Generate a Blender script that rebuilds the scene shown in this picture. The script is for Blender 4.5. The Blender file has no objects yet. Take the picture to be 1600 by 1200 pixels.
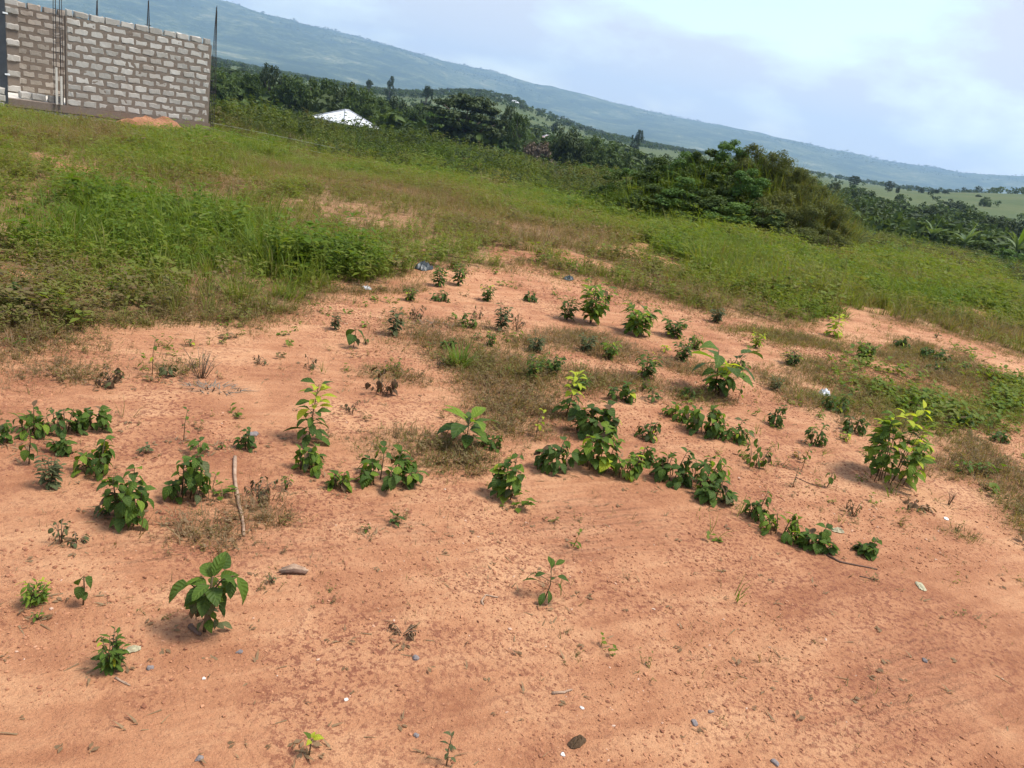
import bpy, bmesh, math, random
import numpy as np
from mathutils import Vector, Matrix, Euler

R = math.radians
scene = bpy.context.scene
col = scene.collection

# ------------------------------------------------------------------ camera
cam_data = bpy.data.cameras.new("camera")
cam = bpy.data.objects.new("camera", cam_data)
col.objects.link(cam)
cam_data.sensor_fit = 'HORIZONTAL'
cam_data.sensor_width = 36.0
cam_data.lens = 36.0 * 1186.0 / 1600.0
cam_data.clip_start = 0.05
cam_data.clip_end = 30000.0
cam.matrix_world = (Matrix.Translation((0, 0, 1.6)) @ Matrix.Rotation(R(90 - 19.3), 4, 'X')
                    @ Matrix.Rotation(R(11.0), 4, 'Z'))
scene.camera = cam

# ------------------------------------------------------------------ sky and sun
SUN_AZ, SUN_EL = R(86), R(63)
world = bpy.data.worlds.new("World")
scene.world = world
world.use_nodes = True
wn, wl = world.node_tree.nodes, world.node_tree.links
wn.clear()
w_out = wn.new('ShaderNodeOutputWorld')
w_bg = wn.new('ShaderNodeBackground')
w_sky = wn.new('ShaderNodeTexSky')
w_sky.sky_type = 'NISHITA'
w_sky.sun_disc = False
w_sky.sun_elevation = SUN_EL
w_sky.sun_rotation = SUN_AZ
w_sky.air_density = 1.3
w_sky.dust_density = 0.6
w_sky.ozone_density = 1.2
w_tc = wn.new('ShaderNodeTexCoord')
w_map = wn.new('ShaderNodeMapping')
w_map.inputs['Scale'].default_value = (1.0, 1.0, 2.6)
w_map.inputs['Location'].default_value = (1.7, 0.6, 0.25)
w_n1 = wn.new('ShaderNodeTexNoise')
w_n1.inputs['Scale'].default_value = 2.9
w_n1.inputs['Detail'].default_value = 7.0
w_n1.inputs['Roughness'].default_value = 0.52
w_n1.inputs['Distortion'].default_value = 0.35
w_rmp = wn.new('ShaderNodeValToRGB')
w_rmp.color_ramp.elements[0].position = 0.41
w_rmp.color_ramp.elements[0].color = (0.30, 0.30, 0.30, 1)
w_rmp.color_ramp.elements[1].position = 0.57
w_rmp.color_ramp.elements[1].color = (0.96, 0.96, 0.96, 1)
w_mix = wn.new('ShaderNodeMix')
w_mix.data_type = 'RGBA'
w_mix.inputs['B'].default_value = (3.0, 3.08, 3.4, 1)      # sunlit thin cloud, same scale as the sky radiance
wl.new(w_tc.outputs['Generated'], w_map.inputs['Vector'])
wl.new(w_map.outputs['Vector'], w_n1.inputs['Vector'])
w_n2 = wn.new('ShaderNodeTexNoise')                       # small ragged puffs on the broad veil
w_n2.inputs['Scale'].default_value = 8.0
w_n2.inputs['Detail'].default_value = 8.0
w_n2.inputs['Roughness'].default_value = 0.6
wl.new(w_map.outputs['Vector'], w_n2.inputs['Vector'])
w_add = wn.new('ShaderNodeMath'); w_add.operation = 'MULTIPLY_ADD'
w_add.inputs[1].default_value = 0.35
wl.new(w_n2.outputs['Fac'], w_add.inputs[0])
w_sub = wn.new('ShaderNodeMath'); w_sub.operation = 'SUBTRACT'; w_sub.inputs[1].default_value = 0.17
wl.new(w_n1.outputs['Fac'], w_add.inputs[2]); wl.new(w_add.outputs[0], w_sub.inputs[0])
wl.new(w_sub.outputs[0], w_rmp.inputs['Fac'])
wl.new(w_rmp.outputs['Color'], w_mix.inputs['Factor'])
wl.new(w_sky.outputs['Color'], w_mix.inputs['A'])
wl.new(w_mix.outputs['Result'], w_bg.inputs['Color'])
w_bg.inputs['Strength'].default_value = 0.125
wl.new(w_bg.outputs['Background'], w_out.inputs['Surface'])

sun_data = bpy.data.lights.new("sun", 'SUN')
sun_data.energy = 2.8
sun_data.angle = R(16.0)
sun_data.color = (1.0, 0.95, 0.88)
sun = bpy.data.objects.new("sun", sun_data)
col.objects.link(sun)
_sd = Vector((math.cos(SUN_EL) * math.sin(SUN_AZ), math.cos(SUN_EL) * math.cos(SUN_AZ), math.sin(SUN_EL)))
sun.rotation_euler = _sd.to_track_quat('Z', 'Y').to_euler()

scene.view_settings.view_transform = 'Standard'
scene.view_settings.look = 'None'
scene.view_settings.exposure = 1.12
scene.view_settings.gamma = 1.0
scene.view_settings.use_curve_mapping = False
scene.render.engine = 'CYCLES'
scene.cycles.use_denoising = True
scene.cycles.max_bounces = 5
scene.cycles.transparent_max_bounces = 8
scene.cycles.volume_bounces = 1

# ------------------------------------------------------------------ terrain as a function
def hash2(ix, iy, seed):
    h = (ix.astype(np.int64) * 374761393 + iy.astype(np.int64) * 668265263 + seed * 974634777) & 0x7fffffff
    h = ((h ^ (h >> 13)) * 1274126177) & 0x7fffffff
    return ((h ^ (h >> 16)) & 0xffff) / 65535.0

def vnoise(x, y, scale=1.0, seed=0):
    x = np.asarray(x, float) / scale
    y = np.asarray(y, float) / scale
    ix, iy = np.floor(x), np.floor(y)
    fx, fy = x - ix, y - iy
    fx = fx * fx * (3 - 2 * fx)
    fy = fy * fy * (3 - 2 * fy)
    a = hash2(ix, iy, seed); b = hash2(ix + 1, iy, seed)
    c = hash2(ix, iy + 1, seed); d = hash2(ix + 1, iy + 1, seed)
    return (a * (1 - fx) + b * fx) * (1 - fy) + (c * (1 - fx) + d * fx) * fy

def fbm(x, y, scale=1.0, seed=0, octaves=4):
    s, amp, tot = 0, 1.0, 0
    for k in range(octaves):
        s = s + amp * vnoise(x, y, scale / 2 ** k, seed + 17 * k)
        tot += amp
        amp *= 0.5
    return s / tot

def sstep(a, b, v):
    t = np.clip((np.asarray(v, float) - a) / (b - a), 0, 1)
    return t * t * (3 - 2 * t)

MOUND = [(5.6, 22.8, 1.7, 1.9, 1.25), (3.6, 23.2, 1.7, 1.8, 0.95), (7.2, 22.3, 1.1, 1.7, 0.6)]   # x, y, sx, sy, height of the overgrown spoil heap

def ground_h(x, y):
    x = np.asarray(x, float); y = np.asarray(y, float)
    r = np.hypot(x, y)
    az = np.degrees(np.arctan2(x, y))
    h = 0.05 * (fbm(x, y, 1.7, 3, 3) - 0.5) * sstep(0.3, 2.0, r) + 0.22 * (fbm(x, y, 7.0, 5, 3) - 0.5) * sstep(5, 12, r)
    right = sstep(6, 17, az) * (1 - sstep(120, 150, az))
    left = 1 - right
    h = h - (1.2 * left + 0.45 * right) * sstep(8, 32, r)
    h = h - left * 6.2 * sstep(34, 112, r) - right * 2.6 * sstep(28, 80, r)
    h = h + 0.5 * (fbm(x, y, 26, 9, 3) - 0.5) * sstep(30, 60, r)
    crest = np.interp(az, [6, 12, 19, 24, 30, 45, 80, 120], [3.0, 1.5, 0.4, 5.0, 15.0, 20.0, 8.0, 3.0])
    h = h + right * crest * sstep(130, 560, r)
    hill = 20.0 * np.exp(-((az + 5.0) / 5.5) ** 2) + 3.0 * np.exp(-((az + 30) / 6.0) ** 2) + 2.0
    h = h + left * hill * sstep(260, 900, r) * (1 - 0.6 * sstep(1000, 1700, r))
    h = h + (fbm(x, y, 160, 21, 4) - 0.5) * 3.5 * sstep(180, 500, r)
    h = h - 0.22 * np.exp(-((x + 14.6) / 3.6) ** 2 - ((y - 27.2) / 3.2) ** 2)
    for mx, my, sx, sy, mh in MOUND:
        h = h + mh * np.exp(-((x - mx) / sx) ** 2 - ((y - my) / sy) ** 2)
    return h

def gh(x, y):
    return float(ground_h(np.array([x]), np.array([y]))[0])

# ------------------------------------------------------------------ helpers
def tag(o, label=None, cat=None, group=None, kind=None):
    if label: o['label'] = label
    if cat: o['category'] = cat
    if group: o['group'] = group
    if kind: o['kind'] = kind
    return o

def link(name, mesh, parent=None, loc=None):
    o = bpy.data.objects.new(name, mesh)
    col.objects.link(o)
    if parent is not None: o.parent = parent
    if loc is not None: o.location = loc
    return o

def empty(name, loc=(0, 0, 0), rz=0.0):
    o = bpy.data.objects.new(name, None)
    col.objects.link(o)
    o.location = loc
    o.rotation_euler = (0, 0, rz)
    o.empty_display_size = 0.1
    return o

def mesh_np(name, verts, faces, mat=None, smooth=False, uv=None):
    me = bpy.data.meshes.new(name)
    verts = np.asarray(verts, np.float32)
    faces = np.asarray(faces, np.int32)
    k = faces.shape[1]
    me.vertices.add(len(verts)); me.vertices.foreach_set('co', verts.ravel())
    me.loops.add(faces.size); me.loops.foreach_set('vertex_index', faces.ravel())
    me.polygons.add(len(faces))
    me.polygons.foreach_set('loop_start', np.arange(0, faces.size, k, dtype=np.int32))
    me.polygons.foreach_set('loop_total', np.full(len(faces), k, np.int32))
    if smooth: me.polygons.foreach_set('use_smooth', np.ones(len(faces), bool))
    me.update(calc_edges=True)
    me.validate()
    if mat: me.materials.append(mat)
    return me

class MB:
    """collects shapes for one mesh"""
    def __init__(self): self.v, self.f = [], []
    def add(self, vs, fs):
        n = len(self.v)
        self.v += [tuple(p) for p in vs]
        self.f += [tuple(i + n for i in q) for q in fs]
    def box(self, c, s, rz=0.0):
        cx, cy, cz = c; a, b, d = s[0] / 2, s[1] / 2, s[2] / 2
        co, si = math.cos(rz), math.sin(rz)
        vs = []
        for z in (-d, d):
            for x, y in ((-a, -b), (a, -b), (a, b), (-a, b)):
                vs.append((cx + x * co - y * si, cy + x * si + y * co, cz + z))
        self.add(vs, [(3, 2, 1, 0), (4, 5, 6, 7), (0, 1, 5, 4), (1, 2, 6, 5), (2, 3, 7, 6), (3, 0, 4, 7)])
    def tube(self, pts, radii, n=5, cap=True):
        pts = [Vector(p) for p in pts]
        if not hasattr(radii, '__len__'): radii = [radii] * len(pts)
        base = len(self.v)
        up = None
        for i, p in enumerate(pts):
            d = (pts[min(i + 1, len(pts) - 1)] - pts[max(i - 1, 0)])
            if d.length < 1e-9: d = Vector((0, 0, 1))
            d.normalize()
            if up is None: up = d.orthogonal().normalized()
            up = (up - d * up.dot(d))
            if up.length < 1e-6: up = d.orthogonal()
            up.normalize()
            s = d.cross(up)
            for k in range(n):
                a = 2 * math.pi * k / n
                self.v.append(tuple(p + (up * math.cos(a) + s * math.sin(a)) * radii[i]))
        for i in range(len(pts) - 1):
            for k in range(n):
                a = base + i * n + k; b = base + i * n + (k + 1) % n
                self.f.append((a, b, b + n, a + n))
        if cap:
            self.f.append(tuple(base + k for k in range(n))[::-1])
            self.f.append(tuple(base + (len(pts) - 1) * n + k for k in range(n)))
    def mesh(self, name, mat=None, smooth=False):
        me = bpy.data.meshes.new(name)
        me.from_pydata(self.v, [], self.f)
        if smooth: me.polygons.foreach_set('use_smooth', [True] * len(me.polygons))
        me.update()
        if mat: me.materials.append(mat)
        return me
    def build(self, name, mat, parent=None, smooth=False, loc=None):
        return link(name, self.mesh(name, mat, smooth), parent, loc)

# ------------------------------------------------------------------ materials
def new_mat(name):
    m = bpy.data.materials.new(name)
    m.use_nodes = True
    nt = m.node_tree
    return m, nt.nodes, nt.links, nt.nodes['Principled BSDF']

def ramp(nodes, stops):
    r = nodes.new('ShaderNodeValToRGB')
    e = r.color_ramp.elements
    while len(e) < len(stops): e.new(0.5)
    for i, (p, c) in enumerate(stops):
        e[i].position = p
        e[i].color = (*c, 1) if len(c) == 3 else c
    return r

def noise(nodes, links, scale, detail=4, rough=0.55, vec=None, dist=0.0):
    n = nodes.new('ShaderNodeTexNoise')
    n.inputs['Scale'].default_value = scale
    n.inputs['Detail'].default_value = detail
    n.inputs['Roughness'].default_value = rough
    n.inputs['Distortion'].default_value = dist
    if vec is not None: links.new(vec, n.inputs['Vector'])
    return n

def mixc(nodes, links, fac, a, b, blend='MIX'):
    m = nodes.new('ShaderNodeMix')
    m.data_type = 'RGBA'
    m.blend_type = blend
    for sock, val in (('Factor', fac), ('A', a), ('B', b)):
        if isinstance(val, (int, float)): m.inputs[sock].default_value = val
        elif isinstance(val, tuple): m.inputs[sock].default_value = (*val, 1)
        else: links.new(val, m.inputs[sock])
    return m.outputs['Result']

def math_n(nodes, links, op, a, b=None, c=None):
    m = nodes.new('ShaderNodeMath'); m.operation = op
    for i, val in enumerate((a, b, c)):
        if val is None: continue
        if isinstance(val, (int, float)): m.inputs[i].default_value = val
        else: links.new(val, m.inputs[i])
    return m.outputs[0]

def bump(nodes, links, height, strength, dist, normal=None):
    b = nodes.new('ShaderNodeBump')
    b.inputs['Strength'].default_value = strength
    b.inputs['Distance'].default_value = dist
    links.new(height, b.inputs['Height'])
    if normal is not None: links.new(normal, b.inputs['Normal'])
    return b.outputs['Normal']

def simple_mat(name, c1, c2, scale=8.0, rough=0.85, bump_s=0.3, bump_d=0.01, spec=0.3, detail=5, coord='Object'):
    m, n, l, p = new_mat(name)
    tc = n.new('ShaderNodeTexCoord')
    nz = noise(n, l, scale, detail, 0.6, tc.outputs[coord])
    r = ramp(n, [(0.3, c1), (0.7, c2)])
    l.new(nz.outputs['Fac'], r.inputs['Fac'])
    l.new(r.outputs['Color'], p.inputs['Base Color'])
    p.inputs['Roughness'].default_value = rough
    p.inputs['Specular IOR Level'].default_value = spec
    if bump_s:
        nb = noise(n, l, scale * 4, 4, 0.6, tc.outputs[coord])
        l.new(bump(n, l, nb.outputs['Fac'], bump_s, bump_d), p.inputs['Normal'])
    return m

def leaf_mat(name, c1, c2, transl=0.35, rough=0.5, hue=0.0, attr=None, stops=None, spec=0.14, tcol=1.6, veins=False):
    """leaf or blade: reflecting and letting light through; colour varies from piece to piece"""
    m, n, l, p = new_mat(name)
    out = n['Material Output']
    oi = n.new('ShaderNodeObjectInfo')
    geo = n.new('ShaderNodeNewGeometry')
    if attr:
        at = n.new('ShaderNodeAttribute'); at.attribute_type = 'INSTANCER'; at.attribute_name = attr
        # a little spread within one tuft as well
        f = math_n(n, l, 'ADD', at.outputs['Fac'], math_n(n, l, 'MULTIPLY', math_n(n, l, 'SUBTRACT', geo.outputs['Random Per Island'], 0.5), 0.3))
        r = ramp(n, stops)
        l.new(f, r.inputs['Fac'])
        colr = r.outputs['Color']
    else:
        tc = n.new('ShaderNodeTexCoord')
        nz = noise(n, l, 3.0, 3, 0.6, tc.outputs['Object'])
        f = math_n(n, l, 'ADD', math_n(n, l, 'MULTIPLY', oi.outputs['Random'], 0.45),
                   math_n(n, l, 'ADD', math_n(n, l, 'MULTIPLY', geo.outputs['Random Per Island'], 0.3), math_n(n, l, 'MULTIPLY', nz.outputs['Fac'], 0.4)))
        r = ramp(n, stops or [(0.2, c1), (0.9, c2)])
        l.new(f, r.inputs['Fac'])
        colr = r.outputs['Color']
    if veins:      # pale midrib and side veins, brown specks
        a1 = n.new('ShaderNodeAttribute'); a1.attribute_name = 'rib'
        a2 = n.new('ShaderNodeAttribute'); a2.attribute_name = 'along'
        rib = math_n(n, l, 'POWER', a1.outputs['Fac'], 14.0)
        ph = math_n(n, l, 'SUBTRACT', math_n(n, l, 'MULTIPLY', a2.outputs['Fac'], 44.0), math_n(n, l, 'MULTIPLY', math_n(n, l, 'SUBTRACT', 1.0, a1.outputs['Fac']), 9.0))
        sv = math_n(n, l, 'SINE', ph)
        vein = math_n(n, l, 'MAXIMUM', math_n(n, l, 'MULTIPLY', rib, 0.5), math_n(n, l, 'MULTIPLY', math_n(n, l, 'POWER', math_n(n, l, 'MAXIMUM', sv, 0.0), 5.0), 0.22))
        colr = mixc(n, l, vein, colr, (c2[0] * 1.9, c2[1] * 1.7, c2[2] * 2.2))
        spk = noise(n, l, 9.0, 4, 0.7, tc.outputs['Object'])
        rsp = ramp(n, [(0.66, (0, 0, 0)), (0.72, (1, 1, 1))]); l.new(spk.outputs['Fac'], rsp.inputs['Fac'])
        colr = mixc(n, l, math_n(n, l, 'MULTIPLY', rsp.outputs['Color'], 0.6), colr, (0.16, 0.105, 0.04))
        l.new(bump(n, l, sv, 0.35, 0.004), p.inputs['Normal'])
    l.new(colr, p.inputs['Base Color'])
    p.inputs['Roughness'].default_value = rough
    p.inputs['Specular IOR Level'].default_value = spec
    tr = n.new('ShaderNodeBsdfTranslucent')
    tcl = mixc(n, l, 1.0, colr, (tcol, tcol * 0.95, tcol * 0.45), 'MULTIPLY')
    l.new(tcl, tr.inputs['Color'])
    mx = n.new('ShaderNodeMixShader')
    mx.inputs['Fac'].default_value = transl
    l.new(p.outputs['BSDF'], mx.inputs[1]); l.new(tr.outputs['BSDF'], mx.inputs[2])
    l.new(mx.outputs['Shader'], out.inputs['Surface'])
    return m

M = {}
M['leaf_dark'] = leaf_mat('leaf_dark', (0.036, 0.068, 0.015), (0.066, 0.110, 0.022), 0.30, 0.55, veins=True)
M['leaf_mid'] = leaf_mat('leaf_mid', (0.048, 0.092, 0.014), (0.090, 0.148, 0.022), 0.34, 0.55, veins=True)
M['leaf_bright'] = leaf_mat('leaf_bright', (0.100, 0.170, 0.020), (0.170, 0.250, 0.030), 0.40, 0.55, veins=True)
M['leaf_lime'] = leaf_mat('leaf_lime', (0.250, 0.340, 0.028), (0.400, 0.450, 0.040), 0.44, 0.5, veins=True)
M['leaf_dull'] = leaf_mat('leaf_dull', (0.060, 0.085, 0.035), (0.110, 0.120, 0.050), 0.25, 0.7, veins=True)
M['leaf_dry'] = leaf_mat('leaf_dry', (0.070, 0.042, 0.024), (0.150, 0.098, 0.052), 0.15, 0.8)
M['leaf_pale'] = leaf_mat('leaf_pale', (0.36, 0.32, 0.20), (0.50, 0.46, 0.31), 0.15, 0.75)
M['stem'] = simple_mat('stem_green_brown', (0.070, 0.060, 0.025), (0.120, 0.075, 0.035), 30, 0.7, 0)
M['stem_dry'] = simple_mat('stem_dry', (0.110, 0.075, 0.045), (0.210, 0.150, 0.095), 30, 0.85, 0)
M['bark'] = simple_mat('bark', (0.060, 0.045, 0.033), (0.130, 0.100, 0.075), 6, 0.9, 0.5, 0.03)
M['wood_pale'] = simple_mat('wood_pale', (0.230, 0.140, 0.090), (0.420, 0.290, 0.200), 45, 0.85, 0.5, 0.004)
M['wood_dark'] = simple_mat('wood_dark', (0.080, 0.045, 0.030), (0.160, 0.090, 0.060), 40, 0.85, 0.5, 0.004)
M['stone'] = simple_mat('stone', (0.13, 0.11, 0.11), (0.26, 0.22, 0.20), 60, 0.8, 0.4, 0.003)
M['quartz'] = simple_mat('quartz', (0.55, 0.50, 0.44), (0.78, 0.74, 0.68), 60, 0.6, 0.3, 0.003)
M['crown_a'] = leaf_mat('crown_green', (0.040, 0.068, 0.018), (0.085, 0.122, 0.032), 0.24, 0.65)
M['crown_b'] = leaf_mat('crown_dark', (0.026, 0.042, 0.016), (0.056, 0.076, 0.026), 0.17, 0.65)
M['crown_c'] = leaf_mat('crown_light', (0.055, 0.115, 0.026), (0.110, 0.180, 0.040), 0.28, 0.6)
M['crown_d'] = leaf_mat('crown_olive', (0.074, 0.094, 0.028), (0.138, 0.148, 0.052), 0.30, 0.7)
M['crown_e'] = leaf_mat('crown_brown', (0.085, 0.062, 0.048), (0.150, 0.115, 0.085), 0.15, 0.7)
M['banana'] = leaf_mat('banana_leaf', (0.070, 0.115, 0.040), (0.140, 0.190, 0.075), 0.3, 0.45)
GR_STOPS = [(0.0, (0.084, 0.140, 0.016)), (0.28, (0.148, 0.186, 0.027)), (0.5, (0.158, 0.160, 0.040)),
            (0.72, (0.158, 0.122, 0.052)), (0.88, (0.180, 0.118, 0.064)), (1.0, (0.28, 0.20, 0.115))]
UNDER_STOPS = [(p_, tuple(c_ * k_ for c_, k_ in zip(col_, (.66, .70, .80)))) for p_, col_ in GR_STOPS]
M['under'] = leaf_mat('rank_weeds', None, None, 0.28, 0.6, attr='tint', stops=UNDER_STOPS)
M['grass'] = leaf_mat('grass_blades', None, None, 0.40, 0.55, attr='tint', stops=GR_STOPS)

def soil_material():
    m, n, l, p = new_mat('red_soil')
    tc = n.new('ShaderNodeTexCoord'); P = tc.outputs['Object']
    big = noise(n, l, 0.55, 4, 0.6, P, 0.4)
    mid = noise(n, l, 3.2, 6, 0.62, P, 0.6)
    fine = noise(n, l, 52.0, 5, 0.72, P)
    grit = noise(n, l, 130.0, 3, 0.7, P)
    mps = n.new('ShaderNodeMapping'); mps.inputs['Rotation'].default_value = (0, 0, R(-28)); mps.inputs['Scale'].default_value = (1.0, 1.0, 1.0); l.new(P, mps.inputs['Vector'])
    mps2 = n.new('ShaderNodeMapping'); mps2.inputs['Scale'].default_value = (0.9, 7.0, 1.0); l.new(mps.outputs['Vector'], mps2.inputs['Vector'])
    streak = noise(n, l, 1.6, 5, 0.6, mps2.outputs['Vector'], 0.5)          # drag of tyres and of running water, along one direction
    f = math_n(n, l, 'ADD', math_n(n, l, 'MULTIPLY', big.outputs['Fac'], 0.42), math_n(n, l, 'ADD', math_n(n, l, 'MULTIPLY', mid.outputs['Fac'], 0.33), math_n(n, l, 'MULTIPLY', streak.outputs['Fac'], 0.25)))
    r1 = ramp(n, [(0.40, (0.300, 0.124, 0.060)), (0.48, (0.405, 0.188, 0.094)), (0.58, (0.525, 0.282, 0.148))])
    l.new(f, r1.inputs['Fac'])
    # loose gravelly zones: darker red crumbs, in patches
    rz = ramp(n, [(0.43, (0, 0, 0)), (0.58, (1, 1, 1))])
    zone = noise(n, l, 1.1, 5, 0.6, P, 0.8)
    l.new(zone.outputs['Fac'], rz.inputs['Fac'])
    rf = ramp(n, [(0.50, (0, 0, 0)), (0.58, (1, 1, 1))])
    l.new(fine.outputs['Fac'], rf.inputs['Fac'])
    crumb = math_n(n, l, 'MULTIPLY', math_n(n, l, 'MULTIPLY', rf.outputs['Color'], 0.9), math_n(n, l, 'ADD', math_n(n, l, 'MULTIPLY', rz.outputs['Color'], 0.8), 0.2))
    c = mixc(n, l, crumb, r1.outputs['Color'], (0.200, 0.072, 0.040))
    rg = ramp(n, [(0.60, (0, 0, 0)), (0.72, (1, 1, 1))])
    l.new(grit.outputs['Fac'], rg.inputs['Fac'])
    tk = n.new('ShaderNodeAttribute'); tk.attribute_name = 'veg'
    sp0 = n.new('ShaderNodeSeparateColor'); l.new(tk.outputs['Color'], sp0.inputs['Color'])
    c = mixc(n, l, math_n(n, l, 'MULTIPLY', sp0.outputs['Blue'], 0.35), c, (0.330, 0.135, 0.072))   # packed, damp-dark earth in the wheel tracks
    c = mixc(n, l, math_n(n, l, 'MULTIPLY', rg.outputs['Color'], 0.45), c, (0.60, 0.34, 0.19))
    # vegetated ground: humus, roots and litter under the grass, then green cover far out
    at = n.new('ShaderNodeAttribute'); at.attribute_name = 'veg'
    sep = n.new('ShaderNodeSeparateColor'); l.new(at.outputs['Color'], sep.inputs['Color'])
    litter = ramp(n, [(0.35, (0.105, 0.070, 0.034)), (0.55, (0.190, 0.135, 0.065)), (0.7, (0.110, 0.120, 0.042))])
    l.new(mid.outputs['Fac'], litter.inputs['Fac'])
    c = mixc(n, l, math_n(n, l, 'MULTIPLY', sep.outputs['Red'], 0.75), c, litter.outputs['Color'])
    far_n = noise(n, l, 0.018, 6, 0.65, P, 0.5)
    far_n2 = noise(n, l, 0.15, 5, 0.7, P)
    ff = math_n(n, l, 'ADD', math_n(n, l, 'MULTIPLY', far_n.outputs['Fac'], 0.65), math_n(n, l, 'MULTIPLY', far_n2.outputs['Fac'], 0.35))
    green = ramp(n, [(0.36, (0.038, 0.062, 0.020)), (0.48, (0.066, 0.090, 0.028)), (0.58, (0.082, 0.098, 0.034)), (0.70, (0.115, 0.108, 0.048))])
    l.new(ff, green.inputs['Fac'])
    c = mixc(n, l, sep.outputs['Green'], c, green.outputs['Color'])
    l.new(c, p.inputs['Base Color'])
    p.inputs['Roughness'].default_value = 0.93
    p.inputs['Specular IOR Level'].default_value = 0.2
    # relief: lumps, crumbs, and the ribbed prints of tyres that crossed the plot
    wv = n.new('ShaderNodeTexWave'); wv.wave_type = 'BANDS'; wv.bands_direction = 'X'
    mp = n.new('ShaderNodeMapping'); mp.inputs['Rotation'].default_value = (0, 0, R(62)); l.new(P, mp.inputs['Vector'])
    l.new(mp.outputs['Vector'], wv.inputs['Vector'])
    wv.inputs['Scale'].default_value = 5.5; wv.inputs['Distortion'].default_value = 3.2; wv.inputs['Detail'].default_value = 4
    wv.inputs['Detail Scale'].default_value = 1.4
    tz = ramp(n, [(0.50, (0, 0, 0)), (0.60, (1, 1, 1))])
    tzn = noise(n, l, 0.62, 3, 0.5, P, 0.3); l.new(tzn.outputs['Fac'], tz.inputs['Fac'])
    tread = math_n(n, l, 'MULTIPLY', wv.outputs['Fac'], sep.outputs['Blue'])
    b1 = bump(n, l, mid.outputs['Fac'], 0.55, 0.035)
    bs = bump(n, l, streak.outputs['Fac'], 0.5, 0.02, b1)
    bt = bump(n, l, tread, 0.8, 0.020, bs)
    b2 = bump(n, l, fine.outputs['Fac'], 0.95, 0.014, bt)
    b3 = bump(n, l, grit.outputs['Fac'], 0.8, 0.004, b2)
    l.new(b3, p.inputs['Normal'])
    return m
M['soil'] = soil_material()

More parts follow.
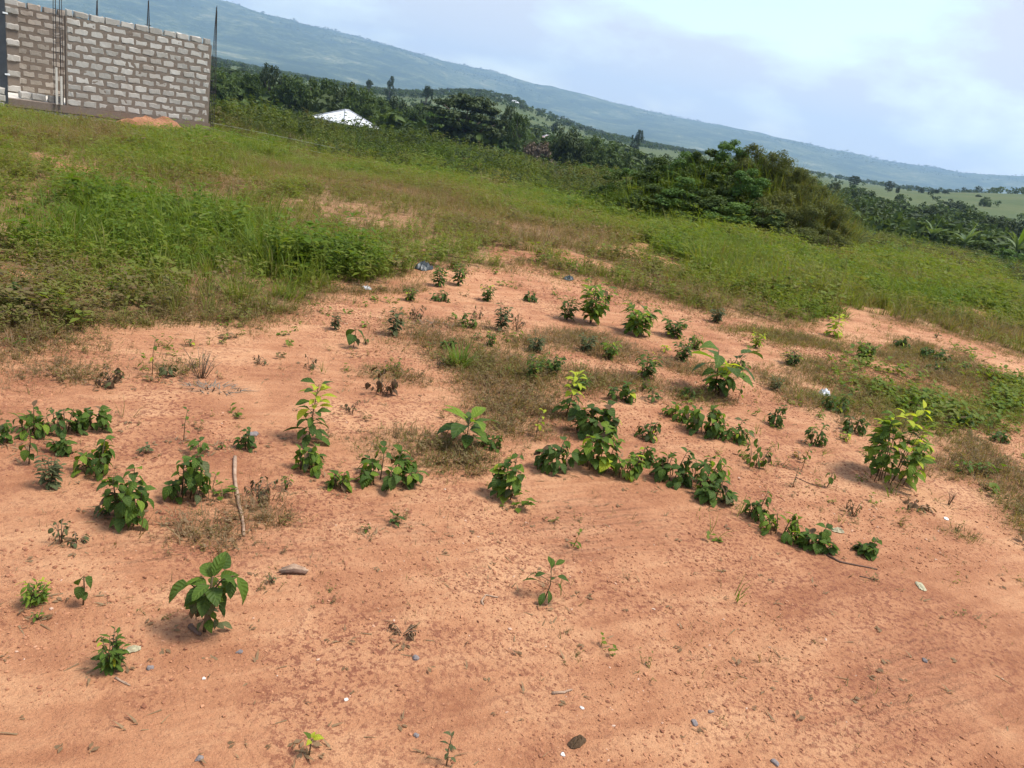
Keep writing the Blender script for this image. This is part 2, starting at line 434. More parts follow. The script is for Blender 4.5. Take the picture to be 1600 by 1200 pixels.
# ------------------------------------------------------------------ where things stand (metres, camera at the origin)
PLANTS = [   # kind, x, y, width, height, tone, label, photo pixels per metre there
    ('bush', -1.941, 2.816, 0.152, 0.176, 'dm', 'leafy green seedling at the left end of the long low clump near the left edge', 433),
    ('bush', -1.844, 2.880, 0.172, 0.144, 'd', 'dark leafy seedling in the middle of the long low clump near the left edge', 418),
    ('bush', -1.756, 2.958, 0.149, 0.135, 'm', 'green seedling at the right end of the long low clump near the left edge', 402),
    ('bush', -1.968, 2.699, 0.057, 0.128, 'm', 'small green seedling cut by the left edge below the long clump', 455),
    ('pair', -1.793, 2.578, 0.094, 0.100, 'd', 'two broad dark drooping leaves with a thin sprout, close to the left edge', 467),
    ('sprout', -1.868, 2.696, 0.036, 0.091, 'b', 'thin pale sprout rising behind the two broad dark leaves at left', 450),
    ('bush', -1.747, 2.705, 0.082, 0.103, 'm', 'small green seedling between the long clump and the broad dark leaves', 441),
    ('bush', -1.538, 2.599, 0.148, 0.202, 'dm', 'seedling with one large round leaf below the long low clump', 447),
    ('bush', -1.263, 2.319, 0.191, 0.308, 'dm', 'tall dense dark green seedling, the largest left of the pale stick', 482),
    ('feather', -1.626, 2.450, 0.092, 0.134, 'du', 'feathery pale olive sprout between the broad dark leaves and the tall seedling', 481),
    ('bush', -1.152, 2.552, 0.180, 0.265, 'dm', 'dense dark seedling just left of the long pale stick', 433),
    ('sprout', -1.379, 2.998, 0.058, 0.162, 'm', 'slim upright sprout above the dense seedling left of the stick', 380),
    ('low', -1.269, 2.916, 0.088, 0.073, 'm', 'low spreading weed right of the slim upright sprout', 386),
    ('low', -1.458, 2.826, 0.054, 0.051, 'du', 'tiny grey green weed left of the slim upright sprout', 406),
    ('low', -1.203, 2.987, 0.035, 0.050, 'm', 'tiny round green weed above the top of the pale stick', 375),
    ('bush', -1.113, 3.043, 0.085, 0.126, 'd', 'small dark upright seedling above the top of the long pale stick', 365),
    ('sprout', -1.056, 2.571, 0.049, 0.124, 'b', 'light thin sprout touching the long pale stick on its left', 425),
    ('wilted', -1.382, 2.131, 0.064, 0.118, 'du', 'wilted grey seedling lying over below the left clump', 535),
    ('wilted', -1.329, 2.141, 0.061, 0.050, 'du', 'flattened wilted weed beside the wilted grey seedling at left', 528),
    ('low', -1.361, 2.332, 0.058, 0.052, 'du', 'small low weed at the foot of the tall dense left seedling', 487),
    ('dry', -0.911, 2.669, 0.153, 0.087, 'y', 'brown twiggy weed just right of the long pale stick', 405),
    ('low', -0.834, 2.757, 0.049, 0.083, 'b', 'small bright green weed right of the brown twiggy weed', 391),
    ('sapling', -0.893, 3.239, 0.248, 0.311, 'dl', 'tiered sapling with dark lower leaves and lime green top leaves', 339),
    ('bush', -0.798, 2.954, 0.137, 0.180, 'b', 'bright green seedling directly below the tiered sapling', 366),
    ('bush', -0.640, 2.849, 0.107, 0.109, 'b', 'small bright seedling between the tiered sapling and the dome shaped bush', 374),
    ('bush', -0.465, 2.984, 0.303, 0.213, 'dm', 'wide dome shaped bush of dark green leaves on bare soil', 357),
    ('low', -0.358, 2.656, 0.061, 0.052, 'd', 'small dark weed on the bare soil below the dome shaped bush', 392),
    ('low', -0.447, 2.561, 0.035, 0.040, 'm', 'tiny weed left of the small dark weed below the dome bush', 406),
    ('rosette', -0.174, 3.536, 0.274, 0.198, 'm', 'arching rosette of long ribbed leaves at the edge of dry grass', 307),
    ('bush', -0.040, 3.560, 0.138, 0.092, 'm', 'small seedling at the right foot of the arching rosette', 305),
    ('bush', 0.070, 3.059, 0.144, 0.274, 'dm', 'tall narrow bushy seedling standing forward on bare soil', 347),
    ('bush', 0.275, 3.429, 0.190, 0.228, 'd', 'compact rounded dark bush right of the tall narrow seedling', 316),
    ('sprout', 0.185, 3.795, 0.097, 0.171, 'l', 'thin sprout with pale lime tip above the compact dark bush', 289),
    ('sapling', 0.349, 4.185, 0.218, 0.297, 'ml', 'sapling with glowing yellow lime crown beside dry grass', 266),
    ('bush', 0.502, 3.968, 0.286, 0.269, 'd', 'dark bush under and right of the yellow lime sapling', 280),
    ('bush', 0.499, 3.545, 0.213, 0.297, 'mb', 'upright light green bush between compact dark bush and leafy pair', 310),
    ('bush', 0.645, 3.501, 0.159, 0.175, 'b', 'seedling with broad bright hanging leaves below the light green bush', 315),
    ('bush', 0.700, 4.648, 0.172, 0.156, 'm', 'small green seedling right of the yellow lime sapling', 245),
    ('low', 0.883, 4.921, 0.064, 0.114, 'm', 'slim little weed right of the small green seedling', 233),
    ('low', 0.925, 4.751, 0.099, 0.110, 'd', 'little dark weed below the slim little weed', 242),
    ('bush', 0.828, 4.077, 0.152, 0.141, 'd', 'small round dark seedling between the two dense dark clumps', 277),
    ('bigleaf', 1.443, 5.162, 0.455, 0.377, 'dl', 'tall plant with few large broad leaves and lime young tips', 228),
    ('sprout', 1.561, 5.023, 0.102, 0.230, 'b', 'bright sprout at the right foot of the large leaved plant', 236),
    ('bush', 1.186, 4.940, 0.115, 0.118, 'd', 'small dark seedling at the left foot of the large leaved plant', 235),
    ('bush', 1.069, 4.495, 0.187, 0.160, 'mb', 'green seedling at the left end of the clump below the large leaved plant', 256),
    ('bush', 1.193, 4.318, 0.239, 0.253, 'dm', 'dense glossy seedling in the middle of the clump below the large leaved plant', 268),
    ('bush', 1.370, 4.328, 0.207, 0.172, 'm', 'spreading seedling at the right end of the clump below the large leaved plant', 270),
    ('bush', 1.746, 4.728, 0.107, 0.193, 'd', 'narrow upright dark seedling on bare soil right of the glossy clump', 253),
    ('bush', 0.758, 3.703, 0.126, 0.139, 'm', 'green seedling at the left end of the front dark clump', 302),
    ('bush', 0.890, 3.550, 0.209, 0.233, 'd', 'dense dark seedling in the middle of the front clump', 316),
    ('bush', 1.076, 3.582, 0.201, 0.227, 'dm', 'dark seedling at the right end of the front clump', 318),
    ('bush', 1.080, 3.413, 0.198, 0.151, 'm', 'low seedling in front of the right end of the front clump', 333),
    ('low', 1.131, 3.418, 0.102, 0.068, 'm', 'flat little weed at the right foot of the front clump', 334),
    ('wilted', 1.421, 3.952, 0.203, 0.198, 'm', 'sparse seedling with hanging leaves right of the front clump', 296),
    ('bush', 1.939, 4.500, 0.126, 0.193, 'd', 'upright sparse dark seedling left of the big bright bush', 270),
    ('sprout', 1.723, 4.049, 0.084, 0.170, 'm', 'thin sprout below the upright sparse dark seedling', 296),
    ('sprout', 1.591, 3.779, 0.051, 0.125, 'du', 'thin dull sprout below left of the other thin sprout', 314),
    ('pair', 1.814, 3.876, 0.083, 0.101, 'd', 'two small dark folded leaves on bare soil', 312),
    ('bush', 1.266, 3.306, 0.120, 0.187, 'm', 'upright seedling at the left end of the front right low clump', 349),
    ('bush', 1.355, 3.184, 0.181, 0.162, 'mb', 'bright low seedling in the middle of the front right low clump', 365),
    ('bush', 1.495, 3.121, 0.164, 0.159, 'm', 'broad leaved seedling at the right end of the front right low clump', 379),
    ('halfdead', 1.836, 3.576, 0.123, 0.098, 'y', 'half dead brown weed with a green shoot', 340),
    ('bush', 1.760, 3.163, 0.119, 0.115, 'm', 'small green seedling alone near the dark curved twig', 385),
    ('bigbush', 2.272, 4.137, 0.402, 0.539, 'bl', 'big bright bush with lime top leaves, the largest plant on the right', 304),
    ('bush', 2.322, 4.898, 0.157, 0.179, 'd', 'dark seedling tucked behind the left side of the big bright bush', 254),
    ('low', 2.209, 4.707, 0.076, 0.065, 'l', 'tiny lime weed at the left foot of the big bright bush', 263),
    ('bush', 2.356, 5.344, 0.207, 0.173, 'd', 'dark seedling beside the white plastic scrap', 232),
    ('dead', 2.280, 3.810, 0.180, 0.102, 'y', 'dead brown flattened weed right of the half dead weed', 333),
    ('twigs', 2.537, 3.957, 0.067, 0.090, 'y', 'bare forked twig standing right of the dead brown weed', 328),
    ('low', 2.909, 4.549, 0.152, 0.100, 'm', 'low green weed right of the big bright bush', 289),
    ('low', 3.068, 4.589, 0.145, 0.084, 'm', 'low green weed at the far right edge of the dry grass', 290),
    ('feather', 0.582, 6.614, 0.375, 0.442, 'mb', 'feathery green weed, the left one of the two below the grass edge', 176),
    ('feather', 0.986, 6.526, 0.379, 0.310, 'b', 'feathery bright green weed, the right one of the two below the grass edge', 179),
    ('feather', 1.338, 6.708, 0.284, 0.188, 'm', 'low feathery weed right of the two feathery weeds', 176),
    ('feather', 0.509, 5.637, 0.167, 0.142, 'du', 'dull feathery weed below the left feathery weed', 204),
    ('feather', 0.936, 5.257, 0.227, 0.201, 'm', 'fine leaved weed left of the large leaved plant', 220),
    ('feather', 1.305, 5.918, 0.211, 0.201, 'm', 'fine leaved weed just above the large leaved plant', 199),
    ('low', 1.183, 6.066, 0.078, 0.081, 'l', 'tiny lime weed left above the large leaved plant', 193),
    ('feather', 2.150, 6.892, 0.147, 0.180, 'l', 'lime weed on the dry strip right of the large leaved plant', 176),
    ('feather', 1.927, 7.703, 0.217, 0.185, 'du', 'dull weed on the grass edge above the large leaved plant', 157),
    ('sapling', 3.331, 8.210, 0.273, 0.237, 'l', 'yellow lime weed in the grass edge at right', 154),
    ('bush', 4.115, 8.295, 0.178, 0.182, 'd', 'small dark seedling on the bare strip at right', 157),
    ('bush', 4.361, 8.010, 0.374, 0.162, 'd', 'wide flat dark seedling on the bare strip at right', 166),
    ('bush', 4.125, 7.455, 0.292, 0.127, 'd', 'low dark seedling just below the wide flat dark one at right', 178),
    ('low', 4.592, 7.810, 0.104, 0.092, 'd', 'tiny dark weed right of the low dark seedling', 173),
    ('low', 5.087, 9.459, 0.078, 0.086, 'd', 'tiny dark dot of a weed above the wide flat seedling', 141),
    ('bush', -0.755, 6.375, 0.176, 0.124, 'd', 'small dark seedling on soil below the dark plastic rag', 182),
    ('feather', -0.685, 7.127, 0.165, 0.223, 'm', 'leafy weed on soil right of the dark plastic rag, right one of a pair', 164),
    ('feather', -0.846, 6.928, 0.136, 0.218, 'm', 'leafy weed on soil right of the dark plastic rag, left one of a pair', 169),
    ('bush', 0.017, 7.020, 0.133, 0.123, 'd', 'little dark seedling alone on soil under the grass edge', 166),
    ('feather', -1.275, 5.000, 0.082, 0.129, 'du', 'dull sprig on soil near the grass corner', 231),
    ('pair', -1.065, 4.701, 0.165, 0.140, 'd', 'curled dark seedling with a flat side leaf on bare soil', 243),
    ('low', -1.013, 4.815, 0.055, 0.058, 'm', 'tiny weed right of the curled dark seedling', 237),
    ('low', -1.110, 5.183, 0.058, 0.057, 'b', 'tiny bright weed above the curled dark seedling', 222),
    ('feather', -0.888, 5.103, 0.085, 0.215, 'du', 'tall dull sprig on soil, centre left', 224),
    ('dry', -0.825, 5.600, 0.156, 0.131, 'y', 'dry sprig right above the tall dull sprig', 205),
    ('bush', -0.424, 5.664, 0.124, 0.153, 'm', 'round green seedling beside the dead grey litter', 202),
    ('dry', -0.383, 5.988, 0.125, 0.107, 'y', 'dry twigs right of the round green seedling', 192),
    ('feather', -0.168, 5.758, 0.121, 0.228, 'du', 'dull upright sprig, the left of two beside dry grass', 199),
    ('dry', -0.051, 5.840, 0.132, 0.189, 'y', 'dry upright sprig, the right of two beside dry grass', 196),
    ('feather', -0.212, 5.276, 0.084, 0.125, 'm', 'small green sprig left of the dull upright sprig', 215),
    ('low', -0.321, 5.370, 0.071, 0.059, 'm', 'tiny green weed below the round green seedling', 212),
    ('feather', 0.126, 4.738, 0.135, 0.168, 'm', 'green sprig in the middle of the dry grass patch', 237),
    ('feather', 0.121, 5.359, 0.169, 0.156, 'du', 'dull sprig at the top of the dry grass patch', 213),
    ('sprout', -0.589, 4.804, 0.068, 0.089, 'm', 'thin sprout left of the bright grass tuft', 235),
    ('dry', -0.477, 4.595, 0.082, 0.112, 'y', 'dry sprig touching the bright grass tuft on its left', 244),
    ('sprout', -0.716, 4.422, 0.059, 0.084, 'm', 'thin tiny sprout on open soil, centre left', 254),
    ('dry', -0.701, 3.999, 0.237, 0.163, 'y', 'sparse dry weeds above the dome shaped bush', 278),
    ('sprout', -1.851, 3.636, 0.085, 0.221, 'm', 'thin tall sprout on soil, upper left', 328),
    ('wilted', -1.786, 3.668, 0.112, 0.093, 'du', 'drooping grey weed right of the thin tall sprout', 323),
    ('twigs', -1.628, 3.719, 0.210, 0.167, 'y', 'dried fan of grey twigs on bare soil', 314),
    ('dry', -1.457, 4.088, 0.074, 0.071, 'y', 'small dry sprig right of the dried fan of twigs', 283),
    ('dry', -1.192, 4.194, 0.110, 0.088, 'y', 'dry grey weed above the tiered sapling', 272),
    ('low', -1.901, 4.167, 0.056, 0.055, 'm', 'tiny weed above the dried fan of twigs', 286),
    ('dry', -1.953, 3.422, 0.176, 0.095, 'y', 'dry flattened weeds left of the thin tall sprout', 353),
    ('dry', -0.804, 3.652, 0.092, 0.094, 'y', 'dry dark sprig right of the tiered sapling', 303),
    ('bush', -3.013, 4.238, 0.174, 0.181, 'd', 'dark broad leaved weed at the left edge in the grass', 310),
    ('bigoval', -0.764, 1.848, 0.202, 0.295, 'do', 'plant with large oval leaves on a clustered stem in the foreground', 554),
    ('pair', -1.140, 1.858, 0.082, 0.110, 'd', 'three dark serrated leaves on one stalk in the left foreground', 589),
    ('feather', -1.265, 1.825, 0.098, 0.090, 'bl', 'pale green compound leaf sprig in the left foreground', 615),
    ('low', -1.217, 1.760, 0.035, 0.031, 'b', 'tiny green weed under the pale green sprig', 632),
    ('feather', -0.929, 1.635, 0.087, 0.120, 'm', 'little branching green weed beside the pale dry leaf', 640),
    ('open', 0.263, 2.345, 0.174, 0.166, 'd', 'open sapling with a dozen separate leaves alone in the foreground', 436),
    ('seedling', -0.327, 1.484, 0.061, 0.083, 'l', 'lime seedling with two seed leaves at the bottom edge', 624),
    ('sprout', 0.023, 1.540, 0.064, 0.098, 'du', 'thin olive sprout at the bottom edge, centre', 598),
    ('dead', -0.187, 2.011, 0.115, 0.073, 'y', 'shrivelled weed on bare soil in the centre foreground', 488),
    ('low', -0.666, 2.139, 0.031, 0.040, 'du', 'tiny weed left of the split piece of wood', 481),
    ('feather', 0.253, 4.914, 0.174, 0.155, 'm', 'leafy green weed left of the yellow lime sapling in dry grass', 230),
    ('feather', 0.680, 5.559, 0.183, 0.171, 'mb', 'bright leafy weed above the small green seedling right of the lime sapling', 207),
    ('feather', 0.365, 6.570, 0.227, 0.232, 'm', 'green weed left of the left feathery weed below the grass edge', 177),
    ('feather', 1.494, 6.408, 0.162, 0.147, 'mb', "small bright weed above the large leaved plant's top", 185),
    ('bush', 1.775, 6.024, 0.171, 0.139, 'm', 'small green seedling above right of the large leaved plant', 199),
    ('feather', 2.369, 6.502, 0.212, 0.148, 'm', 'green weed in the dry strip above the white plastic scrap', 189),
    ('feather', 3.370, 7.388, 0.254, 0.190, 'mb', 'bright weed in the dry strip above the big bright bush', 173),
    ('feather', -0.371, 6.710, 0.174, 0.153, 'm', 'green weed on the soil between the dark seedlings below the grass edge', 173),
    ('bush', -0.484, 5.037, 0.133, 0.102, 'm', 'small seedling above the bright grass tuft', 225),
    ('feather', 0.439, 4.700, 0.150, 0.132, 'm', 'leafy weed just above the yellow lime sapling', 240),
    ('feather', 1.969, 5.562, 0.138, 0.120, 'du', 'dull weed between the large leaved plant and the white plastic scrap', 218),
    ('bush', 3.117, 5.795, 0.197, 0.144, 'mb', 'leafy seedling above right of the big bright bush', 223),
    ('bush', 3.447, 5.629, 0.195, 0.130, 'm', 'leafy seedling in the dry grass near the right edge', 236),
    ('bush', 3.620, 5.398, 0.159, 0.115, 'm', 'low leafy seedling at the right edge of the dry grass', 251),
    ('feather', -0.974, 6.164, 0.149, 0.131, 'm', 'green weed on soil left below the dark plastic rag', 188),
]
EDGE = [(-40.37, 4.1), (-36.24, 4.3), (-34.06, 4.4), (-31.39, 4.52), (-28.62, 4.86), (-24.48, 5.14), (-20.07, 5.16), (-17.84, 5.48), (-16.52, 5.76), (-13.82, 6.28), (-11.04, 6.68), (-9.23, 7.2), (-6.42, 7.7), (-3.58, 8.18), (-0.26, 8.78), (2.3, 8.48), (5.18, 8.78), (6.24, 8.5), (9.19, 8.48), (12.12, 8.38), (15.35, 8.64), (19.86, 8.86), (21.8, 9.74), (25.66, 11.1), (28.79, 11.48), (33.35, 11.0), (38.6, 10.22)]
TRACKS = [((-0.47, 2.52), (1.31, 3.48), 0.22), ((0.08, 2.54), (0.67, 2.9), 0.12), ((-1.38, 2.01), (-0.56, 2.35), 0.16), ((1.09, 1.98), (2.16, 2.58), 0.2)]
BARE = [(0.47, 10.05, 0.45, 0.22, 0.01, 0.5), (2.0, 12.47, 0.35, -0.66, 0.18, 1.32), (1.44, 12.13, 0.31, 0.02, 0.05, 0.57), (7.04, 12.71, 0.48, -1.1, 0.3, 0.58), (4.03, 10.13, 0.18, -0.13, 0.12, 0.36), (4.91, 10.57, 0.26, -0.03, 0.15, 0.36), (-3.45, 4.87, 0.18, 0.03, -0.18, 0.25), (-3.16, 4.62, 0.13, 0.0, -0.16, 0.23), (-6.79, 10.28, 0.79, -0.65, -0.26, 0.4), (-0.28, 8.94, 0.44, 0.36, -0.02, 0.24), (-6.05, 9.79, 0.25, 0.0, -0.17, 0.28)]
MATS = [(-0.08, 5.13, 0.5, 0.07, -0.04, 0.59), (0.01, 4.39, 0.33, 0.09, -0.03, 0.45), (-0.3, 3.53, 0.2, 0.06, -0.02, 0.16), (-0.13, 3.52, 0.15, 0.03, -0.01, 0.12), (0.25, 4.27, 0.15, 0.07, -0.0, 0.26), (1.95, 5.89, 0.37, 0.0, 0.12, 0.46), (2.59, 6.22, 0.61, 0.04, 0.19, 0.57), (3.0, 6.14, 0.52, 0.08, 0.25, 0.62), (3.78, 6.29, 0.6, -0.1, 0.54, 1.07), (3.45, 5.04, 0.22, -0.08, 0.38, 0.67), (3.01, 4.94, 0.23, -0.07, 0.13, 0.26), (3.04, 4.13, 0.13, -0.04, 0.13, 0.24), (-0.9, 2.67, 0.11, 0.02, -0.03, 0.07), (-1.11, 2.45, 0.13, 0.02, -0.04, 0.08), (-2.48, 3.78, 0.21, 0.21, -0.11, 0.17), (-1.96, 3.42, 0.1, 0.02, -0.05, 0.09), (-0.71, 4.12, 0.15, 0.07, -0.02, 0.1), (-1.52, 3.64, 0.13, 0.06, -0.02, 0.05), (2.66, 7.61, 0.64, 0.16, 0.13, 0.44), (4.11, 8.04, 0.73, -0.24, 0.28, 0.63), (0.64, 4.95, 0.27, 0.08, 0.01, 0.23), (1.0, 5.79, 0.25, -0.01, 0.03, 0.28), (0.44, 5.97, 0.32, 0.12, 0.01, 0.33), (-1.95, 4.56, 0.5, 0.38, -0.06, 0.13), (2.57, 3.68, 0.06, -0.03, 0.03, 0.06), (1.04, 4.9, 0.26, -0.01, 0.01, 0.11), (-1.43, 6.24, 0.2, 0.52, -0.04, 0.17)]
LUSH = [(-3.42, 7.16, 0.79, 0.72, -0.75, 1.54), (-1.89, 7.07, 0.32, 0.35, -0.27, 0.92), (4.02, 14.45, 2.55, -1.89, 1.24, 4.99), (-11.19, 93.92, 6.55, -1.71, -7.98, 65.68), (9.08, 17.21, 1.43, -0.99, 2.77, 5.57), (-4.19, 11.62, 0.27, 0.83, -0.63, 1.7), (-9.71, 22.08, -1.02, 5.27, -3.06, 6.93), (2.39, 19.91, 2.61, -4.63, 0.23, 2.62)]
WEEDY = [(3.58, 6.46, 0.67, -0.14, 0.43, 0.92), (4.64, 7.41, 0.28, -0.2, 0.48, 0.88)]
BROWN = [(-2.44, 12.75, 1.61, 0.99, -0.8, 3.9), (-4.51, 10.32, 0.44, 1.21, -0.49, 1.1), (0.58, 12.93, 1.39, 0.67, 0.06, 2.3), (1.94, 9.3, 1.07, -0.32, 0.1, 0.63), (-3.5, 14.35, 1.48, 1.68, -0.65, 2.57)]
STICK_A = [(-1.12, 2.933), (-1.062, 2.785), (-0.983, 2.622), (-0.922, 2.516), (-0.852, 2.372)]
STICK_B = [(1.54, 3.076), (1.588, 3.029), (1.67, 3.03), (1.757, 3.027)]
STICK_C = [(0.047, 2.239), (0.04, 2.26), (0.052, 2.299), (0.097, 2.298)]
STICK_D = [(0.3, 1.876), (0.336, 1.89), (0.361, 1.906)]
STICK_E = [(1.654, 3.926), (1.707, 3.881), (1.765, 3.855)]
STICK_F = [(-0.808, 1.851), (-0.79, 1.837), (-0.765, 1.826)]
STICK_G = [(1.639, 2.933), (1.687, 2.929), (1.722, 2.932)]
STICK_H = [(-0.898, 1.606), (-0.875, 1.596), (-0.848, 1.588)]
ITEM = {'wood': (-0.617, 2.216), 'bag': (2.409, 5.713), 'rag': (-1.098, 7.561), 'rag2': (0.399, 8.491), 'whitebit': (-1.375, 6.291), 'paleleaf': (-0.91, 1.714), 'brownleaf': (0.372, 1.7), 'flatleaf': (1.694, 3.357), 'litter1': (-1.51, 3.617), 'litter2': (-0.659, 5.561), 'palebit': (1.919, 2.951), 'whitedot': (2.419, 3.747)}
STONES = [
    (-0.131, 1.916, 0.013, 'stone', 'grey stone below the shrivelled weed in the centre foreground'),
    (-0.833, 1.663, 0.011, 'stone', 'dark grey stone right of the pale dry leaf'),
    (-0.634, 1.791, 0.01, 'stone', 'grey stone below the oval leaved plant'),
    (-1.139, 3.182, 0.022, 'stone', 'stone just below the small dark seedling above the pale stick'),
    (0.953, 1.758, 0.012, 'stone', 'grey stone at the bottom edge right of centre'),
    (1.676, 2.391, 0.012, 'stone', 'purple grey stone on the right foreground'),
    (-0.682, 1.666, 0.006, 'quartz', 'white pebble left of the centre foreground below the oval leaved plant'),
    (-0.288, 1.696, 0.007, 'quartz', 'white pebble above the lime seedling'),
    (0.332, 1.647, 0.008, 'quartz', 'white pebble by the curled brown leaf'),
    (0.389, 1.839, 0.007, 'quartz', 'white pebble right of the short pale twig'),
    (0.734, 1.86, 0.012, 'stone', 'brown grey stone in the right foreground'),
    (0.796, 1.922, 0.009, 'stone', 'small brown stone beside another in the right foreground'),
    (-0.577, 1.406, 0.011, 'stone', 'grey stone at the bottom edge left of the lime seedling'),
    (-0.073, 1.618, 0.009, 'stone', 'bluish stone above the thin olive sprout'),
]
TUFT = (-0.369, 4.726, 0.193, 0.159)
